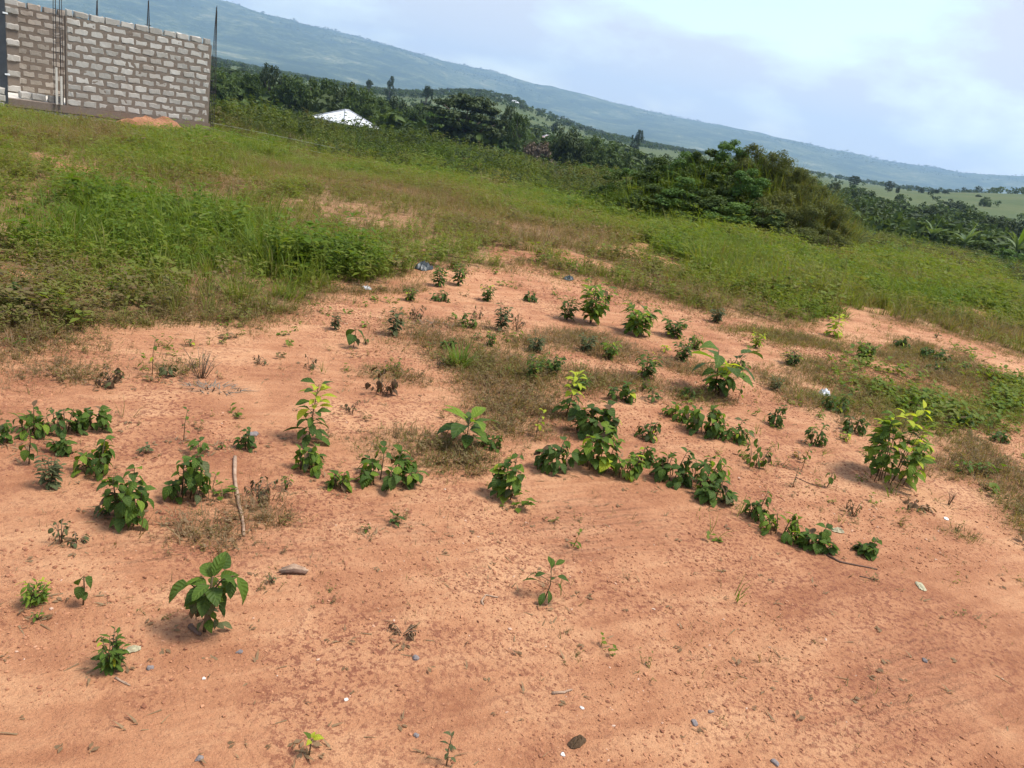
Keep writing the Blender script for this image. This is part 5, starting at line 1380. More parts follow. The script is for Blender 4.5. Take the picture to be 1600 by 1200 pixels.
scatter('tall_grass', tall, np.stack([x, y, ground_h(x, y)], 1), np.stack([rg.normal(0, .15, n), rg.normal(0, .15, n), rg.uniform(0, 6.28, n)], 1),
        np.stack([s_] * 3, 1), np.clip(tint, 0, .9), idx, 'tall dry grass and vines smothering the spoil heap')

# --- gravel and soil crumbs on the bare ground
M['crumb'] = simple_mat('laterite_crumb', (0.17, 0.070, 0.040), (0.40, 0.185, 0.100), 9, 0.95, 0, coord='Generated')
def pebble(seed, mat, flat=.6):
    r = random.Random(seed)
    bm = bmesh.new(); bmesh.ops.create_icosphere(bm, subdivisions=1, radius=1.0)
    for v in bm.verts:
        v.co = Vector((v.co.x * r.uniform(.75, 1.2), v.co.y * r.uniform(.6, 1.0), v.co.z * flat)) * r.uniform(.8, 1.15)
    me = bpy.data.meshes.new('pebble'); bm.to_mesh(me); bm.free(); me.materials.append(mat); return me
def crumb_mat(nm, c1, c2):
    m, n_, l, p = new_mat(nm)
    at_ = n_.new('ShaderNodeAttribute'); at_.attribute_type = 'INSTANCER'; at_.attribute_name = 'tint'
    r = ramp(n_, [(0, c1), (.85, c2), (1.0, (.55, .42, .33))]); l.new(at_.outputs['Fac'], r.inputs['Fac']); l.new(r.outputs['Color'], p.inputs['Base Color'])
    p.inputs['Roughness'].default_value = .95; p.inputs['Specular IOR Level'].default_value = .15
    return m
cm = crumb_mat('gravel_crumb', (0.195, 0.078, 0.044), (0.44, 0.21, 0.112))
x, y = sample_sector(200000, 1.0, 9.5, -52, 55, 1.25)
zone = fbm(x, y, .9, 101, 4)
dens = sstep(.44, .66, zone) * .9 + .04
dens = dens * (1 - .7 * field_mask(x, y))
k = rg.random(len(x)) < dens
x, y = x[k], y[k]; n = len(x)
s_ = np.minimum(np.exp(rg.normal(math.log(.0025), .46, n)), .0065) * (1 + .12 * np.hypot(x, y))
scatter('gravel', [pebble(1, cm, .5), pebble(2, cm, .32), pebble(3, cm, .6), pebble(4, cm, .4)],
        np.stack([x, y, ground_h(x, y) + s_ * .15], 1), np.stack([rg.normal(0, .3, n), rg.normal(0, .3, n), rg.uniform(0, 6.28, n)], 1),
        np.stack([s_ * rg.uniform(.8, 1.5, n), s_, s_], 1), np.clip(rg.beta(1.6, 2.2, n), 0, 1), rg.choice(4, n), 'fine red gravel and soil crumbs scattered on the bare ground')
# dry leaf and twig scraps, more of them under the plants
_pp = np.array([(p_[1], p_[2], p_[3]) for p_ in PLANTS]); _k = np.repeat(np.arange(len(_pp)), 9)
_a = rg.uniform(0, 6.28, len(_k)); _q = np.sqrt(rg.random(len(_k))) * (_pp[_k, 2] * .75 + .02)
plx, ply = _pp[_k, 0] + np.cos(_a) * _q, _pp[_k, 1] + np.sin(_a) * _q
x, y = sample_sector(3400, 1.1, 9.5, -50, 50, 1.4)
k = rg.random(len(x)) < (.2 + .8 * sstep(.45, .62, fbm(x, y, .7, 111, 3))) * (1 - .6 * field_mask(x, y))
x, y = np.concatenate([x[k], plx]), np.concatenate([y[k], ply]); n = len(x); s_ = rg.uniform(.5, 1.3, n)
scraps = [blades(61, 1, .07, .004, .001, 1.5, .3, mat='grass', seg=2), blades(62, 2, .045, .006, .01, 1.5, .5, mat='grass', seg=2), weed(63, 1, .01, .03, 2, .03)]
scatter('litter', scraps, np.stack([x, y, ground_h(x, y) + .006], 1), np.stack([rg.normal(0, .12, n), rg.normal(0, .12, n), rg.uniform(0, 6.28, n)], 1),
        np.stack([s_, s_, s_ * .4], 1), np.clip(rg.normal(.97, .04, n), .9, 1), rg.choice(3, n), 'scraps of dry straw and twigs on the bare ground')

# tiny weeds coming up all over the bare soil
sp = [weed(71, 2, .07, .022, 5, .03, aspect=2.0), weed(72, 3, .05, .018, 5, .05, aspect=1.6), weed(73, 1, .10, .020, 7, .02, aspect=2.6), blades(74, 7, .09, .003, .02, .5, .8, seg=2), weed(75, 4, .045, .03, 3, .04, aspect=1.4)]
x, y = sample_sector(2600, 2.0, 10.5, -44, 46, 1.7)
k = rg.random(len(x)) < (.08 + .55 * sstep(3.2, 5.0, np.hypot(x, y))) * (1 - field_mask(x, y)) * sstep(.38, .6, fbm(x, y, 1.0, 151, 3))
x, y = x[k], y[k]; n = len(x); s_ = rg.uniform(.6, 1.7, n)
scatter('small_weeds', sp, np.stack([x, y, ground_h(x, y)], 1), np.stack([rg.normal(0, .2, n), rg.normal(0, .2, n), rg.uniform(0, 6.28, n)], 1),
        np.stack([s_] * 3, 1), np.clip(rg.choice([.05, .15, .3, .75], n) + rg.normal(0, .05, n), 0, 1), rg.choice(5, n), 'tiny green and dry weeds sprouting all over the bare soil')

# --- far woods: scrub over plain and hills, trees along the ridge
def blob_tree(seed, mat, n=70):
    r = random.Random(seed); cs, rs = [], []
    for i in range(9):
        cs.append((r.uniform(-.3, .3), r.uniform(-.3, .3), r.uniform(.35, .85))); rs.append(r.uniform(.15, .26))
    return leaf_cloud('far_tree', M[mat], cs, rs, n // 9, .22, seed)
far = [blob_tree(1, 'crown_a'), blob_tree(2, 'crown_a'), blob_tree(3, 'crown_b')]
x, y = sample_sector(34000, 70, 1900, -50, 55, .8)
r_ = np.hypot(x, y); az_ = np.degrees(np.arctan2(x, y))
wood = fbm(x, y, 130, 121, 4)
leftw = 1 - sstep(4, 12, az_)
dens = sstep(.50, .62, wood) * np.where(az_ > 10, sstep(500, 900, r_) * .35 + sstep(.60, .68, wood) * .25, 1.0) + .02
dens = dens + (1 - leftw) * (1 - sstep(150, 330, r_ - 60 * (wood - .5))) * sstep(.30, .44, wood) * 1.0
dens = dens + leftw * (1 - sstep(200, 420, r_)) * .9 + leftw * sstep(300, 420, r_) * sstep(.40, .52, wood) * .6
k = rg.random(len(x)) < dens
k &= ~((r_ < 118) & (az_ > -18.5) & (az_ < -11.5))            # the plot of the white-roofed house
x, y, r_ = x[k], y[k], r_[k]; n1 = len(x)
az_ = np.degrees(np.arctan2(x, y))
h1 = rg.uniform(1.2, 3.2, n1) * (1 + sstep(150, 700, r_)) * (1 + 1.3 * (az_ < 6) * (r_ > 115) * (r_ < 240)); p1 = np.stack([x, y, ground_h(x, y) - .2], 1); w1 = h1 * rg.uniform(.8, 1.5, n1)
az2 = rg.uniform(-42, 42, 15000); rr2 = np.concatenate([rg.uniform(4700, 5700, 4000), rg.normal(5800, 130, 11000)])
x2, y2 = rr2 * np.sin(np.radians(az2)), rr2 * np.cos(np.radians(az2))
k = fbm(x2, y2, 420, 131, 4) > .46
az2, rr2, x2, y2 = az2[k], rr2[k], x2[k], y2[k]; n2 = len(x2)
h2 = rg.uniform(4, 10, n2); h2 = np.where(rg.random(n2) < .05, h2 * 1.9, h2); w2 = h2 * rg.uniform(.8, 1.7, n2)
p2 = np.stack([x2, y2, ridge_h(az2, rr2) - 1.0], 1)
pos = np.concatenate([p1, p2]); hh = np.concatenate([h1, h2]); ww = np.concatenate([w1, w2]); n = len(hh)
scatter('woodland', far, pos, np.stack([np.zeros(n), np.zeros(n), rg.uniform(0, 6.28, n)], 1), np.stack([ww, ww, hh], 1), np.zeros(n), rg.choice(3, n),
        'far scrub and woodland over the plain, the hill and the ridge')

# ------------------------------------------------------------------ plants on the bare soil, each with its stems and leaves
def leaf_shape(kind, seed):
    """unit-length blade lying along +Y: folded on the midrib, bent downwards, uneven edge"""
    r = random.Random(seed)
    prof = {'ovate': [(0, .06), (.10, .42), (.30, .66), (.55, .56), (.80, .28), (1, .0)],
            'heart': [(0, .20), (.08, .62), (.28, .84), (.52, .70), (.78, .36), (1, .0)],
            'ellip': [(0, .03), (.14, .24), (.36, .46), (.60, .47), (.84, .24), (1, .0)],
            'lance': [(0, .03), (.16, .17), (.38, .29), (.62, .26), (.84, .13), (1, .0)],
            'narrow': [(0, .02), (.2, .10), (.45, .15), (.7, .12), (.88, .06), (1, .0)]}[kind]
    fold = r.uniform(.10, .34); bend = r.uniform(.25, .85); tw = r.uniform(-.25, .25)
    vs, fs = [], []
    y, z, ang = 0.0, 0.0, 0.12
    last = 0.0
    for i, (t, w) in enumerate(prof):
        st = t - last; last = t
        y += math.cos(ang) * st; z += math.sin(ang) * st
        ang -= bend * st * 1.5
        w = w * .5 * r.uniform(.94, 1.06)
        wav = r.uniform(-.03, .03)
        rollz = tw * t
        vs += [(-w, y, z + w * fold - w * rollz + wav), (0, y, z), (w, y, z + w * fold + w * rollz - wav)]
    n = len(prof)
    for i in range(n - 1):
        a = i * 3
        fs += [(a, a + 1, a + 4, a + 3), (a + 1, a + 2, a + 5, a + 4)]
    return vs, fs
SHAPES = {k: [leaf_shape(k, 10 * j + s) for s in range(4)] for j, k in enumerate(('ovate', 'heart', 'ellip', 'lance', 'narrow'))}
LEAF_ME = {}
def rib_attrs(me_):
    n = len(me_.vertices); i = np.arange(n)
    a = me_.attributes.new('rib', 'FLOAT', 'POINT'); a.data.foreach_set('value', (i % 3 == 1).astype(np.float32))
    a = me_.attributes.new('along', 'FLOAT', 'POINT'); a.data.foreach_set('value', ((i % 18) // 3 / 5.0).astype(np.float32))
    return me_
def leaf_mesh(shape, var, mat):
    key = (shape, var, mat)
    if key not in LEAF_ME:
        mb = MB(); mb.add(*SHAPES[shape][var])
        LEAF_ME[key] = rib_attrs(mb.mesh('leaf', M[mat], True))
    return LEAF_ME[key]

TONES = {'d': (['leaf_dark'], None), 'm': (['leaf_mid', 'leaf_mid', 'leaf_dark'], None), 'b': (['leaf_bright', 'leaf_mid'], None),
         'dm': (['leaf_dark', 'leaf_mid'], 'leaf_mid'), 'mb': (['leaf_mid', 'leaf_bright'], 'leaf_bright'), 'dl': (['leaf_dark', 'leaf_mid'], 'leaf_lime'),
         'ml': (['leaf_mid', 'leaf_dark'], 'leaf_lime'), 'bl': (['leaf_mid', 'leaf_bright'], 'leaf_lime'), 'l': (['leaf_lime', 'leaf_bright'], 'leaf_lime'),
         'du': (['leaf_dull'], None), 'y': (['leaf_dry'], None), 'do': (['leaf_mid', 'leaf_dark', 'leaf_dull'], None)}

class Plant:
    def __init__(self, name, x, y, label, cat, group, seed):
        self.r = random.Random(seed)
        self.x, self.y = x, y
        self.root = empty(name, (x, y, gh(x, y)))
        tag(self.root, label, cat, group)
        self.mb = MB()
        self.leaves = []        # pos, dir, up, length, shape, material
    def stem(self, pts, r0, r1):
        n = len(pts)
        self.mb.tube(pts, [r0 + (r1 - r0) * i / (n - 1) for i in range(n)], 5)
    def leaf(self, p, az, pitch, L, shape, mat, roll=0.0, petiole=0.0):
        d = Vector((math.cos(az) * math.cos(pitch), math.sin(az) * math.cos(pitch), math.sin(pitch)))
        p = Vector(p)
        if petiole > 0:
            dd = Vector((d.x, d.y, max(0.1, d.z + .5))).normalized()
            q = p + dd * petiole
            self.mb.tube([p, q], [.0012, .0009], 4, cap=False)
            p = q
        s = d.cross(Vector((0, 0, 1)))
        if s.length < 1e-3: s = Vector((1, 0, 0))
        s.normalize(); u = s.cross(d)
        c, sn = math.cos(roll), math.sin(roll)
        s2 = s * c + u * sn; u2 = u * c - s * sn
        # keep the blade out of the soil
        tip = p + d * L
        floor = gh(self.x + tip.x, self.y + tip.y) - self.root.location.z
        if tip.z < floor + .004 and L > 0:
            d = (Vector((d.x, d.y, 0)).normalized() * L + Vector((0, 0, floor + .006 - p.z))).normalized()
            s2 = d.cross(Vector((0, 0, 1))).normalized(); u2 = s2.cross(d)
        self.leaves.append((Matrix((s2, d, u2)).transposed().to_4x4(), p, L, shape, mat, self.r.randrange(4)))
    def finish(self, pxm, stem_mat='stem'):
        if self.mb.v: self.mb.build('stem', M[stem_mat], self.root, True)
        if not self.leaves: return
        mean = sum(l[2] for l in self.leaves) / len(self.leaves)
        if mean * pxm >= 13:
            for rot, p, L, shape, mat, var in self.leaves:
                o = link('leaf', leaf_mesh(shape, var, mat), self.root)
                o.matrix_local = Matrix.Translation(p) @ rot @ Matrix.Scale(L, 4)
        else:
            by = {}
            for rot, p, L, shape, mat, var in self.leaves:
                mb = by.setdefault(mat, MB())
                T = Matrix.Translation(p) @ rot @ Matrix.Scale(L, 4)
                vs, fs = SHAPES[shape][var]
                mb.add([T @ Vector(v) for v in vs], fs)
            for mat, mb in by.items():
                o = link('foliage', rib_attrs(mb.mesh('foliage', M[mat], True)), self.root)
                o['kind'] = 'stuff'

def pick(r, tone, t):
    mats, top = TONES[tone]
    if tone in ('d', 'm', 'dm', 'mb', 'b') and r.random() < .07: return r.choice(['leaf_dull', 'leaf_lime', 'leaf_dry'])
    if tone in ('d', 'dm') and r.random() < .18: return 'leaf_mid' if tone == 'd' else 'leaf_bright'
    if top and t > .72 and r.random() < (.85 if top == 'leaf_lime' else .5): return top
    return r.choice(mats)

def grow(kind, x, y, w, h, tone, label, pxm, i):
    r = random.Random(1000 + i * 13)
    names = {'bush': 'leafy_seedling', 'bigbush': 'leafy_bush', 'low': 'weed', 'sprout': 'sprout', 'pair': 'broadleaf_seedling', 'feather': 'feathery_weed', 'wilted': 'wilted_seedling',
             'dry': 'dry_weed', 'sapling': 'sapling', 'rosette': 'rosette_plant', 'bigleaf': 'large_leaved_plant', 'halfdead': 'half_dead_weed', 'dead': 'dead_weed',
             'twigs': 'twig_plant', 'bigoval': 'oval_leaved_plant', 'open': 'open_sapling', 'seedling': 'lime_seedling'}
    cat = {'sapling': 'sapling', 'open': 'sapling', 'bush': 'seedling', 'bigbush': 'bush', 'sprout': 'sprout', 'seedling': 'seedling', 'pair': 'seedling', 'wilted': 'seedling', 'twigs': 'twigs'}.get(kind, 'plant' if kind in ('rosette', 'bigleaf', 'bigoval') else 'weed')
    if kind == 'bigbush': w *= 1.18
    if kind == 'bush': w *= 1.1; h *= .84
    P = Plant(names[kind], x, y, label, cat, 'plants on the bare red soil', 50 + i)
    hw = w / 2
    if kind in ('bush', 'bigbush'):
        ns = max(3, min(14, int(3 + w / .028))) if kind == 'bush' else 18
        LL = min(.062, max(.028, 0.19 * min(w, h * 1.3) + .016)) if kind == 'bush' else .082
        dens = 1.0
        sh = r.choice(['heart', 'ovate', 'ovate', 'ellip']) if kind == 'bush' else 'ellip'
        droopy = r.uniform(0, .45) if kind == 'bush' else -.45
        for s in range(ns):
            a = s * 2.4 + r.uniform(-.7, .7)
            q = math.sqrt((s + .5) / ns)
            spread = max(.006, hw - LL * .45)
            bx_, by_ = math.cos(a) * spread * q * .72, math.sin(a) * spread * q * .45
            hh = max(.018, h * (r.uniform(.40, .92) if s else .98) * (1 - .2 * q) - LL * .1) if kind == 'bush' else h * (1 - .5 * q * q) * r.uniform(.6, .95)
            la = a + r.uniform(-1.1, 1.1); lean = spread * r.uniform(.12, .45)
            b = Vector((bx_, by_, gh(x + bx_, y + by_) - P.root.location.z - .01))
            tip = Vector((bx_ + math.cos(la) * lean, by_ + math.sin(la) * lean * .7, hh))
            reach = .05
            a = la
            mid = (b + tip) / 2 + Vector((r.uniform(-.1, .1) * lean, r.uniform(-.1, .1) * lean, hh * .12))
            P.stem([b, mid, tip], .0030, .0014)
            nl = max(3, int(hh / (LL * .40))) + (1 if kind == 'bush' else 3)
            for k in range(nl):
                t = .22 + .78 * (k + r.random() * .5) / nl
                p = b.lerp(mid, t * 2) if t < .5 else mid.lerp(tip, min(1, t * 2 - 1))
                az = a + r.choice([-1, 1]) * r.uniform(.2, 1.5) if reach > .03 else r.uniform(0, 6.28)
                zrel = p.z / max(h, .01)
                top = zrel > .8
                P.leaf(p, az, r.uniform(-1.05, .0) - droopy if not top else r.uniform(-.7, .35) - droopy, LL * r.uniform(.65, 1.2) * (.8 if top else 1), sh, pick(r, tone, zrel), r.uniform(-.5, .5), LL * .25)
            for k in range(2):
                P.leaf(tip - Vector((0, 0, LL * .1)), a + 3.1 * k + r.uniform(-.6, .6), r.uniform(-.5, .6), LL * r.uniform(.7, 1.0), sh, pick(r, tone, .9), r.uniform(-.5, .5), .003)
    elif kind == 'low':
        L = min(.05, max(.016, w * .5))
        for k in range(max(5, int(7 + w / .012))):
            a = k * 2.4; q = math.sqrt(r.random()) * hw * .6; z = h * r.uniform(.25, .85)
            P.stem([(0, 0, -.005), (math.cos(a) * q, math.sin(a) * q, z)], .0015, .0008)
            P.leaf((math.cos(a) * q, math.sin(a) * q, z), a + r.uniform(-.5, .5), r.uniform(-.6, .3), L * r.uniform(.6, 1.1), r.choice(['ovate', 'ellip']), pick(r, tone, z / h), r.uniform(-.4, .4))
    elif kind == 'sprout':
        pts = [(0, 0, -.01), (r.uniform(-.1, .1) * w, 0, h * .5), (r.uniform(-.2, .2) * w, r.uniform(-.1, .1) * w, h * .92)]
        P.stem(pts, .0022, .0010)
        L = max(.018, hw * .85)
        for k in range(8):
            t = .35 + .65 * k / 7; p = Vector(pts[0]).lerp(Vector(pts[2]), t)
            P.leaf(p, k * 2.3 + r.uniform(-.3, .3), r.uniform(-.7, .2) if k < 6 else .6, L * r.uniform(.6, 1.05), 'ovate' if k % 2 else 'ellip', pick(r, tone, t), r.uniform(-.4, .4), .006)
    elif kind == 'pair':
        L = max(w * .55, .04)
        P.stem([(0, 0, -.01), (.004, 0, h * .5), (.002, .002, h * .86)], .0030, .0016)
        for k, (a, z, q) in enumerate([(2.6, .82, 1.0), (.3, .88, 1.05), (4.6, .62, .9), (5.6, .45, .6)]):
            P.leaf((0, 0, h * z), a + r.uniform(-.3, .3), r.uniform(-1.0, -.55), L * q, 'heart', pick(r, tone, z), r.uniform(-.35, .35), L * .15)
    elif kind == 'feather':
        L = max(.030, min(.13, max(w, h) * .34))
        ns = max(6, int(7 + w / .04))
        for s in range(ns):
            a = s * 2.4 + r.uniform(-.3, .3); q = hw * math.sqrt((s + .4) / ns) * .75; z = h * r.uniform(.6, .95)
            b = Vector((0, 0, -.01)); tip = Vector((math.cos(a) * q, math.sin(a) * q, z))
            P.stem([b, (b + tip) / 2 + Vector((0, 0, z * .1)), tip], .0022, .0009)
            for k in range(9):
                t = .25 + .75 * k / 8
                P.leaf(b.lerp(tip, t), a + (-1) ** k * r.uniform(.4, 1.3), r.uniform(-.5, .5), L * r.uniform(.6, 1.05) * (1.1 - .3 * t), 'lance' if k % 3 else 'ellip', pick(r, tone, t * z / h), r.uniform(-.4, .4))
    elif kind == 'sapling':
        pts = [Vector((0, 0, -.01)), Vector((.03 * w, 0, h * .45)), Vector((.08 * w, .02 * w, h * .93))]
        P.stem(pts, .0042, .0016)
        L = max(.05, hw * .86)
        for k in range(40):
            t = .12 + .86 * k / 39
            p = pts[0].lerp(pts[1], t / .48) if t < .48 else pts[1].lerp(pts[2], (t - .48) / .52)
            q = (1.05 - .35 * t)
            P.leaf(p, k * 2.4 + r.uniform(-.25, .25), (-.5 + .9 * t) + r.uniform(-.35, .2), L * q * r.uniform(.55, 1.05), 'ellip', pick(r, tone, t + (.18 if tone in ('ml', 'dl', 'l') else 0)), r.uniform(-.3, .3), L * .22)
    elif kind == 'rosette':
        L = hw * 1.15
        for k in range(13):
            a = k * 2.4 + r.uniform(-.2, .2); el = .25 + .75 * (k / 12)
            P.leaf((0, 0, h * (.2 + .45 * k / 12)), a, el - .45, L * r.uniform(.8, 1.1), 'lance' if k % 3 == 0 else 'ellip', pick(r, 'mb' if k > 8 else tone, k / 12), r.uniform(-.25, .25), L * .15)
        P.stem([(0, 0, -.01), (0, 0, h * .7)], .004, .002)
    elif kind == 'bigleaf':
        for s in range(4):
            a = [.2, 1.9, 3.3, 5.0][s] + r.uniform(-.2, .2); q = hw * .38; z = h * [.80, .62, .86, .6][s]
            b = Vector((math.cos(a) * .012, math.sin(a) * .012, -.01)); tip = Vector((math.cos(a) * q, math.sin(a) * q, z))
            P.stem([b, b.lerp(tip, .5) + Vector((0, 0, .02)), tip], .005, .0025)
            for k in range(4):
                P.leaf(b.lerp(tip, 1 - .13 * k), a + [0, 1.1, -1.1, 2.6][k] + r.uniform(-.2, .2), [.35, -.1, -.2, .5][k] + r.uniform(-.3, .2), hw * .80 * r.uniform(.8, 1.1), 'ellip' if k else 'ovate',
                       'leaf_lime' if (k == 3 and s != 1) else pick(r, 'dm', .5), r.uniform(-.4, .4), .02)
            for k in range(9):
                P.leaf(b.lerp(tip, r.uniform(.12, .6)), r.uniform(0, 6.28), r.uniform(-.8, .2), hw * r.uniform(.28, .5), 'ovate', pick(r, 'dm', .2), r.uniform(-.4, .4), .02)
    elif kind in ('wilted', 'halfdead', 'dead', 'dry'):
        fallen = kind == 'dead'
        ns = max(3, int(3 + w / .03))
        L = max(.02, min(.055, w * (.38 if kind == 'wilted' else .22)))
        for s in range(ns):
            a = s * 2.4 + r.uniform(-.5, .5); q = hw * r.uniform(.35, .95); z = h * r.uniform(.35, .95) * (.5 if fallen else 1)
            b = Vector((r.uniform(-.3, .3) * hw, r.uniform(-.3, .3) * hw, -.005)); tip = Vector((math.cos(a) * q, math.sin(a) * q, z))
            P.stem([b, (b + tip) / 2 + Vector((0, 0, z * .25)), tip], .0020, .0009)
            for k in range(4 if kind != 'dry' else 5):
                green = (kind == 'halfdead' and s == 0) or (kind == 'dead' and r.random() < .12) or (kind == 'dry' and r.random() < .35)
                P.leaf(b.lerp(tip, .4 + .2 * k if k < 4 else .9), a + r.uniform(-1.4, 1.4), r.uniform(-1.3, -.3), L * r.uniform(.55, 1.1), r.choice(['ovate', 'ellip', 'lance']),
                       ('leaf_mid' if kind == 'halfdead' else 'leaf_dull') if green else pick(r, tone, .3), r.uniform(-1.0, 1.0))
    elif kind == 'twigs':
        for s in range(max(5, int(w / .012))):
            a = r.uniform(0, 6.28); q = hw * r.uniform(.2, 1); z = h * r.uniform(.5, 1)
            tip = Vector((math.cos(a) * q, math.sin(a) * q, z)); b = Vector((tip.x * .15, tip.y * .15, -.005))
            m_ = b.lerp(tip, .5) + Vector((0, 0, z * .15))
            P.stem([b, m_, tip], .0024, .0009)
            P.stem([m_, m_ + Vector((r.uniform(-.03, .03), r.uniform(-.03, .03), z * .3))], .0012, .0007)
        P.finish(pxm, 'stem_dry'); return
    elif kind == 'bigoval':
        P.stem([(0, 0, -.01), (.006, 0, h * .3), (.016, .0, h * .66)], .0060, .0035)
        P.stem([(.004, 0, h * .3), (-.02, .0, h * .46), (-.042, -.01, h * .56)], .003, .002)
        P.stem([(.010, 0, h * .45), (.045, 0, h * .66), (.078, -.005, h * .74)], .003, .002)
        for (px_, py_, pz, az, pit, L_, mt, sh) in [
                (-.044, -.01, .57, 3.7, -.70, .092, 'leaf_mid', 'heart'), (.080, -.005, .74, -.35, -.95, .105, 'leaf_mid', 'ellip'), (.076, 0, .72, -1.3, -.9, .070, 'leaf_dark', 'ellip'),
                (.018, 0, .64, 1.25, 1.15, .095, 'leaf_mid', 'ellip'), (.014, 0, .62, 2.3, .75, .088, 'leaf_mid', 'ovate'), (.012, -.01, .58, 3.3, .45, .080, 'leaf_mid', 'ovate'),
                (.018, -.01, .60, 4.4, .35, .085, 'leaf_mid', 'ellip'), (.020, -.01, .58, 5.3, .25, .085, 'leaf_dark', 'ovate'), (.024, 0, .60, .3, .30, .080, 'leaf_dark', 'ellip'),
                (.004, -.01, .50, 3.9, -.35, .075, 'leaf_mid', 'heart'), (.010, -.015, .50, 4.9, -.45, .078, 'leaf_dark', 'ovate'), (.022, -.01, .52, 5.8, -.35, .070, 'leaf_dark', 'ovate'),
                (.0, 0, .45, 2.7, -.3, .070, 'leaf_dark', 'ovate'), (.030, .01, .50, .9, -.2, .070, 'leaf_mid', 'ovate'), (-.012, -.01, .42, 4.3, -.9, .055, 'leaf_dull', 'heart'), (.02, -.012, .44, 5.0, -1.0, .055, 'leaf_dull', 'ovate'),
                (.03, 0, .36, -.4, -.6, .050, 'leaf_dark', 'ellip')]:
            P.leaf((px_, py_, h * pz), az, pit - (.35 if 0 < pit < 1 else 0), L_ * .86, sh, mt, r.uniform(-.35, .35), .010)
        for k in range(12):
            a = r.uniform(0, 6.28)
            P.leaf((.012 + .02 * math.cos(a), .02 * math.sin(a), h * r.uniform(.45, .72)), a + r.uniform(-.8, .8), r.uniform(-1.0, .9), r.uniform(.035, .07), r.choice(['ovate', 'ellip', 'heart']), r.choice(['leaf_mid', 'leaf_dark', 'leaf_bright']), r.uniform(-1.1, 1.1), .012)
        for k in range(34):
            a = k * 2.4; q = r.uniform(.004, .034)
            P.leaf((.005 + q * math.cos(a), q * math.sin(a), h * r.uniform(.10, .48)), a, r.uniform(-1.3, -.2), r.uniform(.024, .048), r.choice(['ovate', 'ellip']), r.choice(['leaf_dull', 'leaf_dull', 'leaf_dry', 'leaf_mid']), r.uniform(-.9, .9), .006)
    elif kind == 'open':
        pts = [Vector((0, 0, -.01)), Vector((.01, 0, h * .4)), Vector((0, .006, h * .8))]
        P.stem(pts, .0028, .0014)
        for (t, az, pit, q, pet) in [(.50, 3.1, -.3, .62, .045), (.62, 2.7, -.65, .66, .05), (.78, 3.5, -.1, .5, .02), (.85, 1.5, .5, .5, .015), (.95, .6, .35, .5, .02), (.7, .1, -.15, .62, .03), (.62, -.4, -.8, .6, .035),
                                 (.40, -1.2, -.7, .55, .02), (.32, -1.9, -.9, .6, .02), (.98, 2.2, .9, .42, .01), (.5, 1.0, .1, .45, .02)]:
            P.leaf(pts[0].lerp(pts[2], t), az, pit, hw * q, 'ellip', 'leaf_dark' if pit < .3 else 'leaf_mid', r.uniform(-.25, .25), pet)
    elif kind == 'seedling':
        P.stem([(0, 0, -.01), (.002, 0, h * .6)], .0028, .0018)
        for az, pit, q, mt in [(.2, .45, 1.0, 'leaf_lime'), (3.0, .75, .9, 'leaf_mid'), (1.4, .9, .6, 'leaf_lime'), (4.5, .3, .7, 'leaf_lime')]:
            P.leaf((.002, 0, h * .6), az, pit, hw * q * .95, 'ovate', mt, r.uniform(-.3, .3), .006)
    P.finish(pxm, 'stem_dry' if kind in ('dry', 'dead', 'wilted') else 'stem')

for i, (kind, x, y, w, h, tone, label, pxm) in enumerate(PLANTS):
    grow(kind, x, y, w, h, tone, label, pxm, i)

# ------------------------------------------------------------------ small things lying about
M['plastic_white'] = simple_mat('white_plastic', (0.62, 0.66, 0.68), (0.78, 0.80, 0.81), 12, 0.4, 0.2, 0.01)
M['plastic_dark'] = simple_mat('dark_plastic', (0.020, 0.026, 0.030), (0.050, 0.060, 0.066), 12, 0.35, 0.3, 0.01)
M['ash'] = simple_mat('dead_grey_litter', (0.12, 0.095, 0.070), (0.25, 0.20, 0.15), 30, 0.95, 0.5, 0.01)
M['petal'] = simple_mat('white_petal', (0.70, 0.70, 0.66), (0.80, 0.80, 0.76), 9, 0.6, 0)

def lying_stick(name, pts, rad, mat, label, cat, twigs=(), n=7):
    q = []
    for k, (a, b) in enumerate(zip(pts[:-1], pts[1:])):
        for t in (0, .5): q.append((a[0] + (b[0] - a[0]) * t, a[1] + (b[1] - a[1]) * t))
    q.append(pts[-1])
    rr = random.Random(len(label))
    x0, y0 = pts[0]; z0 = gh(x0, y0)
    o = empty(name, (x0, y0, z0)); tag(o, label, cat)
    P3 = [(a - x0 + rr.uniform(-.3, .3) * rad, b - y0 + rr.uniform(-.3, .3) * rad, gh(a, b) - z0 + rad * .75) for a, b in q]
    mb = MB(); mb.tube(P3, [rad * (1.05 - .45 * i / (len(P3) - 1)) * rr.uniform(.85, 1.15) for i in range(len(P3))], n)
    mb.build('branch', M[mat], o, True)
    for i, dx, dy, dz in twigs:
        mb = MB(); s = P3[i]; mb.tube([s, (s[0] + dx * .5, s[1] + dy * .5, s[2] + dz * .6), (s[0] + dx, s[1] + dy, s[2] + dz)], [rad * .5, rad * .4, rad * .25], 5)
        mb.build('twig', M[mat], o, True)
    return o

